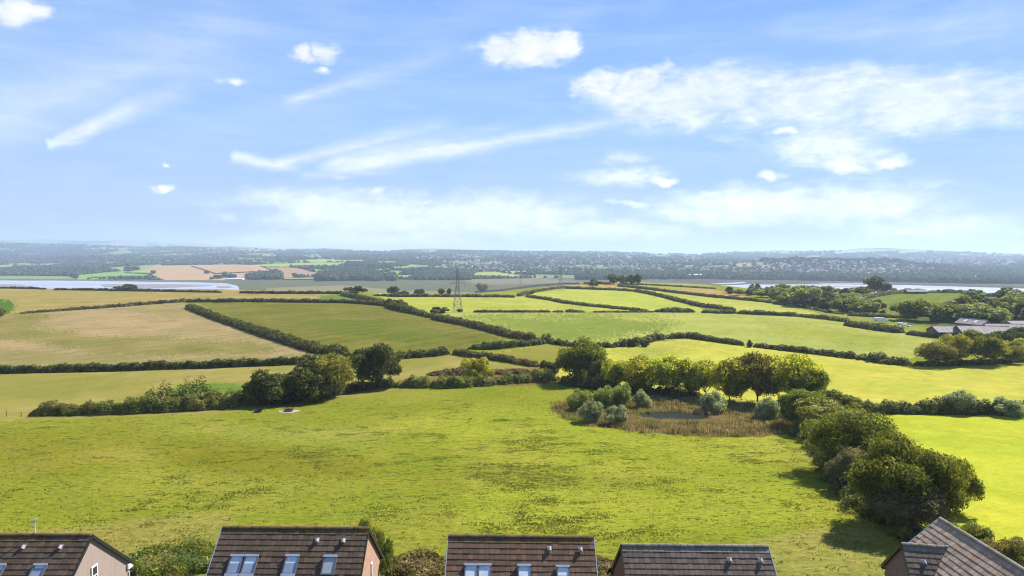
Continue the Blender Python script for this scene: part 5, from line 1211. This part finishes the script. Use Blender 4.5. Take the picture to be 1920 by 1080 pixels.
M['pane'] = glassmat('skylight_glass', (.27, .33, .42)); M['blind'] = glassmat('white_blind_behind_glass', (.66, .72, .76)); M['pane_grey'] = glassmat('grey_net_glass', (.33, .37, .38))  # pale blue pane colour stands in for sky reflected in the skylights
M['vent'] = simple('vent_plastic', (.42, .38, .38), .4, .08, 4); M['dark'] = simple('black_plastic', (.02, .02, .022), .5, .1, 4)
NP = lambda *a: np.array(a, float)
TAN, CO, SI = math.tan(math.radians(40)), math.cos(math.radians(40)), math.sin(math.radians(40))
def slope_tiles(t, A, u, d, nrm, L, S, mat, ridge_mat, base, name='tiles'):
    """individual overlapping tiles: A ridge corner, u along, d down the slope"""
    b = MB(); r = MB(); g = .36; w = .33; nu = int(round(L/w)); w = L/nu; ns = int(S/g)+1; r_ = random.Random(int(A[0]*100))
    for j in range(ns):
        off = 0
        for i in range(nu):
            o = A-base+u*(i*w)+d*(j*g)+nrm*(.03+r_.uniform(-.004, .004)); ln = min(g*1.12, S-j*g)
            if ln < .05: continue
            bb = r if j == 0 and ridge_mat else b
            lift = .022+r_.uniform(-.006, .008)
            o2 = o+u*.006; ux = u*(w-.014); P = [o2, o2+ux, o2+ux+d*ln+nrm*lift, o2+d*ln+nrm*lift]
            bb.hexa([p-nrm*.0 for p in P]+[P[0]+nrm*.02, P[1]+nrm*.02, P[2]+nrm*.03, P[3]+nrm*.03], r_.random())
    b.build(name, M[mat], t)
    if ridge_mat: r.build('top_course', M[ridge_mat], t)
def plane_at(px, py, A, nrm):
    a, b_, c = ray(px, py); d = NP(a, b_, c); O = NP(0, 0, CAMZ); k = np.dot(A-O, nrm)/np.dot(d, nrm); return O+d*k
def roof_light(t, base, P, u, d, nrm, w=.80, h=1.18, blind=.45, lower=False, pane='pane'):
    """roof window with its top centre at P"""
    o = P-base-u*w/2; f = MB(); e = .075
    n0 = nrm*.05
    f.obox(o+n0, u*w, d*e, nrm*.13); f.obox(o+n0+d*(h-e), u*w, d*e, nrm*.13); f.obox(o+n0+d*e, u*e, d*(h-2*e), nrm*.13); f.obox(o+n0+d*e+u*(w-e), u*e, d*(h-2*e), nrm*.13)
    ws = f.build('skylight', M['frame'], t)
    f = MB(); f.obox(o-d*.04+nrm*.19-u*.02, u*(w+.04), d*.14, nrm*.025); f.build('hood', M['frame_light'], ws)
    ih = h-2*e; q = o+u*e+d*e+nrm*.12; bh = ih*blind
    if blind > 0: f = MB(); f.obox(q, u*(w-2*e), d*bh, nrm*.012); f.build('blind', M['blind'], ws)
    f = MB(); f.obox(q+d*bh, u*(w-2*e), d*(ih-bh), nrm*.010); f.build('pane', M[pane], ws)
    return ws
def roof_vent(t, base, P, u, d, nrm):
    b = MB(); o = P-base; b.obox(o-u*.13-d*.02+nrm*.07, u*.26, d*.30, nrm*.02); k = 7; pts = []
    for i in range(k): a = pi*i/(k-1); pts.append((math.cos(a)*.10, math.sin(a)*.115))
    V = [o+u*x+nrm*(z+.1)+d*.04 for x, z in pts]+[o+u*x+nrm*(z*1.05+.1)+d*.27 for x, z in pts]
    b.add(V, [(i, i+1, k+i+1, k+i) for i in range(k-1)]+[tuple(range(k))]); v = b.build('roof_vent', M['vent'], t)
    b = MB(); b.add([o+u*x*.75+nrm*(z*.75+.1)+d*.255 for x, z in pts], [tuple(range(k-1, -1, -1))]); b.build('opening', M['dark'], v)
def house(R0, R1, label, wall, tile, ridge, B=4.5, group='brown-tiled houses in the foreground', lights=(), vents=(), trims=(0, 0), back=True, drop=None):
    """R0, R1: ends of the ridge in world space; the first slope faces the camera side"""
    R0, R1 = NP(*R0), NP(*R1); u = R1-R0; L = np.linalg.norm(u); u /= L; q = NP(u[1], -u[0], 0); q /= np.linalg.norm(q)   # q: towards the viewer side
    c = (R0+R1)/2; gz = float(hgt(np.array(c[0]), np.array(c[1])))-.1; base = NP(c[0], c[1], gz)
    t = empty('house', base, 0, label=label, cat='house', group=group)
    He = R0[2]-B*TAN; z = lambda p, k: NP(p[0], p[1], k)
    ins = .12; a0 = R0+u*ins; a1 = R1-u*ins; bi = B-.35; hw = R0[2]-bi*TAN-.05; b = MB()
    P = [a0+q*bi, a1+q*bi, a1-q*bi, a0-q*bi]; V = [z(p, gz-1)-base for p in P]+[z(p, hw)-base for p in P]+[z(a0, R0[2]-.08)-base, z(a1, R1[2]-.08)-base]
    b.add(V, [(0, 1, 5, 4), (1, 2, 6, 5), (2, 3, 7, 6), (3, 0, 4, 7), (4, 7, 8), (5, 9, 6)]); b.build('wall', M[wall], t)
    S = B/CO
    for s in (1, -1):
        d = q*s*CO+NP(0, 0, -SI); nr = q*s*SI+NP(0, 0, CO)
        A = R0 if s == 1 else R1; uu = u if s == 1 else -u
        b = MB(); b.obox(A-base-nr*.05, uu*L, d*S, nr*.06); b.build('roof_deck', M['dark'], t)
        slope_tiles(t, A, uu, d, nr, L, S, tile, ridge if s == 1 else None, base)
        # gutter
        g = MB(); g.tube(A-base+d*(S+.02)-nr*.12, A-base+d*(S+.02)-nr*.12+uu*L, .07, .07, 8); g.build('gutter', M['dark'], t)
        for e, tr in ((0, trims[0]), (1, trims[1])):   # verges
            v = MB(); ee = e if s == 1 else 1-e; off = -.05 if ee == 0 else L-.0
            v.obox(A-base+uu*off-nr*.12+d*.02, uu*.05, d*(S-.02), nr*.20); v.build('verge', M['whitepaint' if tr == 2 else ('dark' if tr == 0 else 'frame_light')], t)
    n = int(L/.45); w = L/n; r = MB(); rr = random.Random(3)
    for i in range(n):
        p = R0+u*w*i-base+NP(0, 0, .05+rr.uniform(-.008, .008)); k = 7; V = []
        for e in (0.01, w-.012):
            for j in range(k): a = pi*j/(k-1); V.append(p+u*e+q*math.cos(a)*.15+NP(0, 0, math.sin(a)*.13-.03+(.012 if e < .1 else 0)))
        r.add(V, [(j, j+1, k+j+1, k+j) for j in range(k-1)]+[tuple(range(k-1, -1, -1)), tuple(range(k, 2*k))], rr.random())
    r.build('ridge_tile', M['ridge_grey' if ridge is None or tile in ('tile_grey', 'tile_light') else ridge], t)
    d = q*CO+NP(0, 0, -SI); nr = q*SI+NP(0, 0, CO)
    for px, py, bl, pn, lw in lights:
        Pn = plane_at(px, py, R0, nr); roof_light(t, base, Pn, u, d, nr, blind=bl, pane=pn)
        if lw: roof_light(t, base, Pn+d*1.2, u, d, nr, h=.75, blind=.3, pane=pn)
    for px, py in vents: roof_vent(t, base, plane_at(px, py, R0, nr), u, d, nr)
    return t, base, u, q, He
def window_on(t, base, P, u, w, h, out):
    """white framed window, P lower left corner, u along the wall, out = outward normal"""
    o = P-base+out*.01; f = MB(); zz = NP(0, 0, 1); e = .09
    f.obox(o, u*w, zz*e, out*.06); f.obox(o+zz*(h-e), u*w, zz*e, out*.06); f.obox(o+zz*e, u*e, zz*(h-2*e), out*.06); f.obox(o+zz*e+u*(w-e), u*e, zz*(h-2*e), out*.06)
    f.obox(o+zz*h*.5, u*w, zz*.06, out*.05)
    ws = f.build('window', M['whitepaint'], t); f = MB(); f.obox(o+u*e+zz*e, u*(w-2*e), zz*(h-2*e), out*.02); f.build('pane', M['carglass'], ws)
    f = MB(); f.obox(o-u*.06-zz*.07, u*(w+.12), zz*.07, out*.12); f.build('sill', M['whitepaint'], ws)
D = 42.
e1 = pt(172, 1004, D); s1 = NP(e1.x-9.2, D, e1.z)
t, base, u, q, He = house(s1, e1, 'house with pebble-rendered gable and a gull on its aerial, bottom left corner', 'pebble', 'tile_dark', 'ridge_lichen',
    lights=[(2, 1060, .25, 'pane', 0), (79, 1060, .15, 'pane', 0)], vents=[(47, 1023), (116, 1023)], trims=(0, 0))
X1 = e1.x-.12
window_on(t, base, NP(X1, 42.0, CAMZ-20.9), NP(0, 1, 0), .62, 1.35, NP(1, 0, 0))
b = MB(); b.tube(NP(X1+.05, 46.1, CAMZ-21.7)-base, NP(X1+.05, 46.1, CAMZ-26)-base, .05, .05, 8); b.obox(NP(X1+.0, 45.9, CAMZ-21.5)-base, NP(.14, 0, 0), NP(0, .55, 0), NP(0, 0, .35)); b.build('downpipe', M['whitepaint'], t)
e2a = pt(418, 990, D); e2b = pt(691, 992, D)
t, base, u, q, He = house(e2a, e2b, 'house with orange brick gable and four skylights, second from the left', 'brick_orange', 'tile_dark', 'ridge_lichen',
    lights=[(447, 1043, .42, 'pane', 1), (474, 1043, .42, 'pane', 1), (550, 1043, .4, 'pane', 1), (621, 1044, .0, 'pane_grey', 0)], vents=[(596, 1010), (645, 1011)], trims=(1, 0))
X2 = e2b.x-.12
window_on(t, base, NP(X2, 43.1, CAMZ-21.3), NP(0, 1, 0), .30, 1.5, NP(1, 0, 0))
e3a = pt(841, 1006, D); e3b = pt(1113, 1009, D)
house(e3a, e3b, 'house with red-brown tiled roof and no gable showing, third from the left', 'brick_brown', 'tile_brown', 'ridge_lichen',
    lights=[(884, 1060, .97, 'pane', 0), (909, 1060, .97, 'pane', 0), (983, 1061, .60, 'pane', 0), (1055, 1063, .5, 'pane_grey', 0)], vents=[(1030, 1026), (1088, 1027)], trims=(1, 1))
e4a = pt(1165, 1023, D); e4b = pt(1440, 1026, D)
house(e4a, e4b, 'house with grey-brown roof and a dish at its corner, fourth from the left', 'brick_brown', 'tile_grey', 'ridge_grey', vents=[(1367, 1047), (1425, 1048)], trims=(0, 1))
# the corner house: main roof seen from its side, with a small wing
zm = CAMZ-16.95
t5, base5, *_ = house((27.6, 43.3, zm), (27.6, 32.0, zm), 'large corner house with a small gabled wing, bottom right', 'brick_brown', 'tile_light', 'tile_light', B=3.0, trims=(1, 1))
w0 = pt(1690, 1021, 41.4); wd_ = NP(.98, -.2, 0)
tw, basew, *_ = house(w0, NP(*w0)+wd_*3.4, None, 'brick_brown', 'tile_grey', 'ridge_grey', B=3.5, vents=[(1731, 1051)], trims=(0, 0))
for ch in list(tw.children): ch.parent = t5; ch.location = Vector(basew-base5)
bpy.data.objects.remove(tw)
# dishes, aerial and gull
def dish(P, out, label):
    t = empty('satellite_dish', P, 0, label=label, cat='satellite dish'); out = NP(*out)/np.linalg.norm(out); a = np.cross(out, (0, 0, 1)); a /= np.linalg.norm(a); c_ = np.cross(a, out)
    b = MB(); n = 20; V = [NP(0, 0, 0)-out*.09]
    for r_, dz in ((.18, -.06), (.33, 0)):
        for i in range(n): th = 2*pi*i/n; V.append(a*math.cos(th)*r_+c_*math.sin(th)*r_*1.08+out*dz)
    b.add(V, [(0, 1+i, 1+(i+1) % n) for i in range(n)]+[(1+i, 1+n+i, 1+n+(i+1) % n, 1+(i+1) % n) for i in range(n)]); b.build('reflector', M['iron'], t)
    b = MB(); b.tube(-c_*.3, -c_*.1+out*.35, .018, .018, 6); b.tube(-c_*.1+out*.33, -c_*.06+out*.43, .035, .045, 8); b.tube(-out*.09, -out*.30-NP(0, 0, .18), .025, .025, 6); b.build('arm', M['iron'], t)
dish(pt(719, 1061, 46.0), (.75, .35, .35), 'dark satellite dish beside the orange brick gable')
dish(pt(1143, 1070, 46.2), (-.6, .5, .35), 'dark satellite dish left of the fourth roof')
pb = pt(66, 1003, D); topz = pt(66, 981, D).z
t = empty('aerial_pole', pb, 0, label='thin white pole standing up from the left roof ridge', cat='aerial pole')
b = MB(); b.tube((0, 0, -.3), (0, 0, topz-pb.z), .028, .025, 8); b.build('mast', M['whitepaint'], t)
b = MB(); b.tube((-.05, 0, topz-pb.z-.02), (.07, 0, topz-pb.z-.02), .02, .02, 6); b.build('bracket', M['whitepaint'], t)
# gull: one lofted body, head to the right, tail low to the left
g = empty('gull', (pb.x, pb.y, topz), 0, label='white gull perched on the thin pole above the left roof', cat='bird')
axis = [(-.30, .02, .012, .03), (-.24, .05, .022, .045), (-.15, .10, .055, .065), (-.05, .15, .075, .085), (.03, .185, .070, .080), (.075, .23, .045, .05), (.10, .275, .038, .040), (.135, .295, .040, .040), (.165, .29, .026, .026), (.18, .285, .008, .010)]
V = []; n = 12
for x_, z_, ry, rz_ in axis:
    for i in range(n): a = 2*pi*i/n; V.append((x_, ry*math.cos(a), z_+rz_*math.sin(a)))
F = [np.array([(i*n+j, i*n+(j+1) % n, (i+1)*n+(j+1) % n, (i+1)*n+j) for i in range(len(axis)-1) for j in range(n)]), np.array([list(range(n-1, -1, -1)), list(range((len(axis)-1)*n, len(axis)*n))])]
mesh('body', np.array(V), F, M['whitepaint'], g, {'lv': ('FACE', np.full(len(F[0])+2, .5))}, True)
for s in (-1, 1):
    b = MB(); b.add([(.03, s*.078, .23), (-.05, s*.092, .21), (-.20, s*.06, .11), (-.34, s*.02, .035), (-.18, s*.07, .06), (-.03, s*.09, .11), (-.02, s*.07, .2), (-.2, s*.045, .1)], [(0, 1, 5), (1, 2, 4, 5), (2, 3, 4), (0, 6, 7, 3)], .5)
    b.build('wing', M['frame_light'], g)
    b = MB(); b.tube((-.01, s*.03, .10), (0, s*.02, 0), .008, .007, 6); b.tube((0, s*.02, .003), (.05, s*.03, .003), .007, .004, 5); b.build('leg', M['rust'], g)
    b = MB(); b.box((.146, s*.034-.004, .298), (.156, s*.034+.004, .308)); b.build('eye', M['dark'], g)
M['beak'] = simple('yellow_beak', (.55, .35, .05), .5)
b = MB(); b.tube((.175, 0, .286), (.225, 0, .277), .011, .003, 6); b.build('beak', M['beak'], g)

# ------------------------------------------------------------------ haze
def haze():
    m, T, out = newmat('haze'); v = T.node('ShaderNodeVolumePrincipled', {'Color': (.60, .75, 1.0, 1), 'Density': HAZE, 'Anisotropy': .2}); T.l.new(v.outputs[0], out.inputs['Volume'])
    b = MB(); b.box((-50000, -50000, -165), (50000, 50000, 450)); o = b.build('haze', m); tag(o, kind='stuff')
HAZE = 9.5e-5
haze()
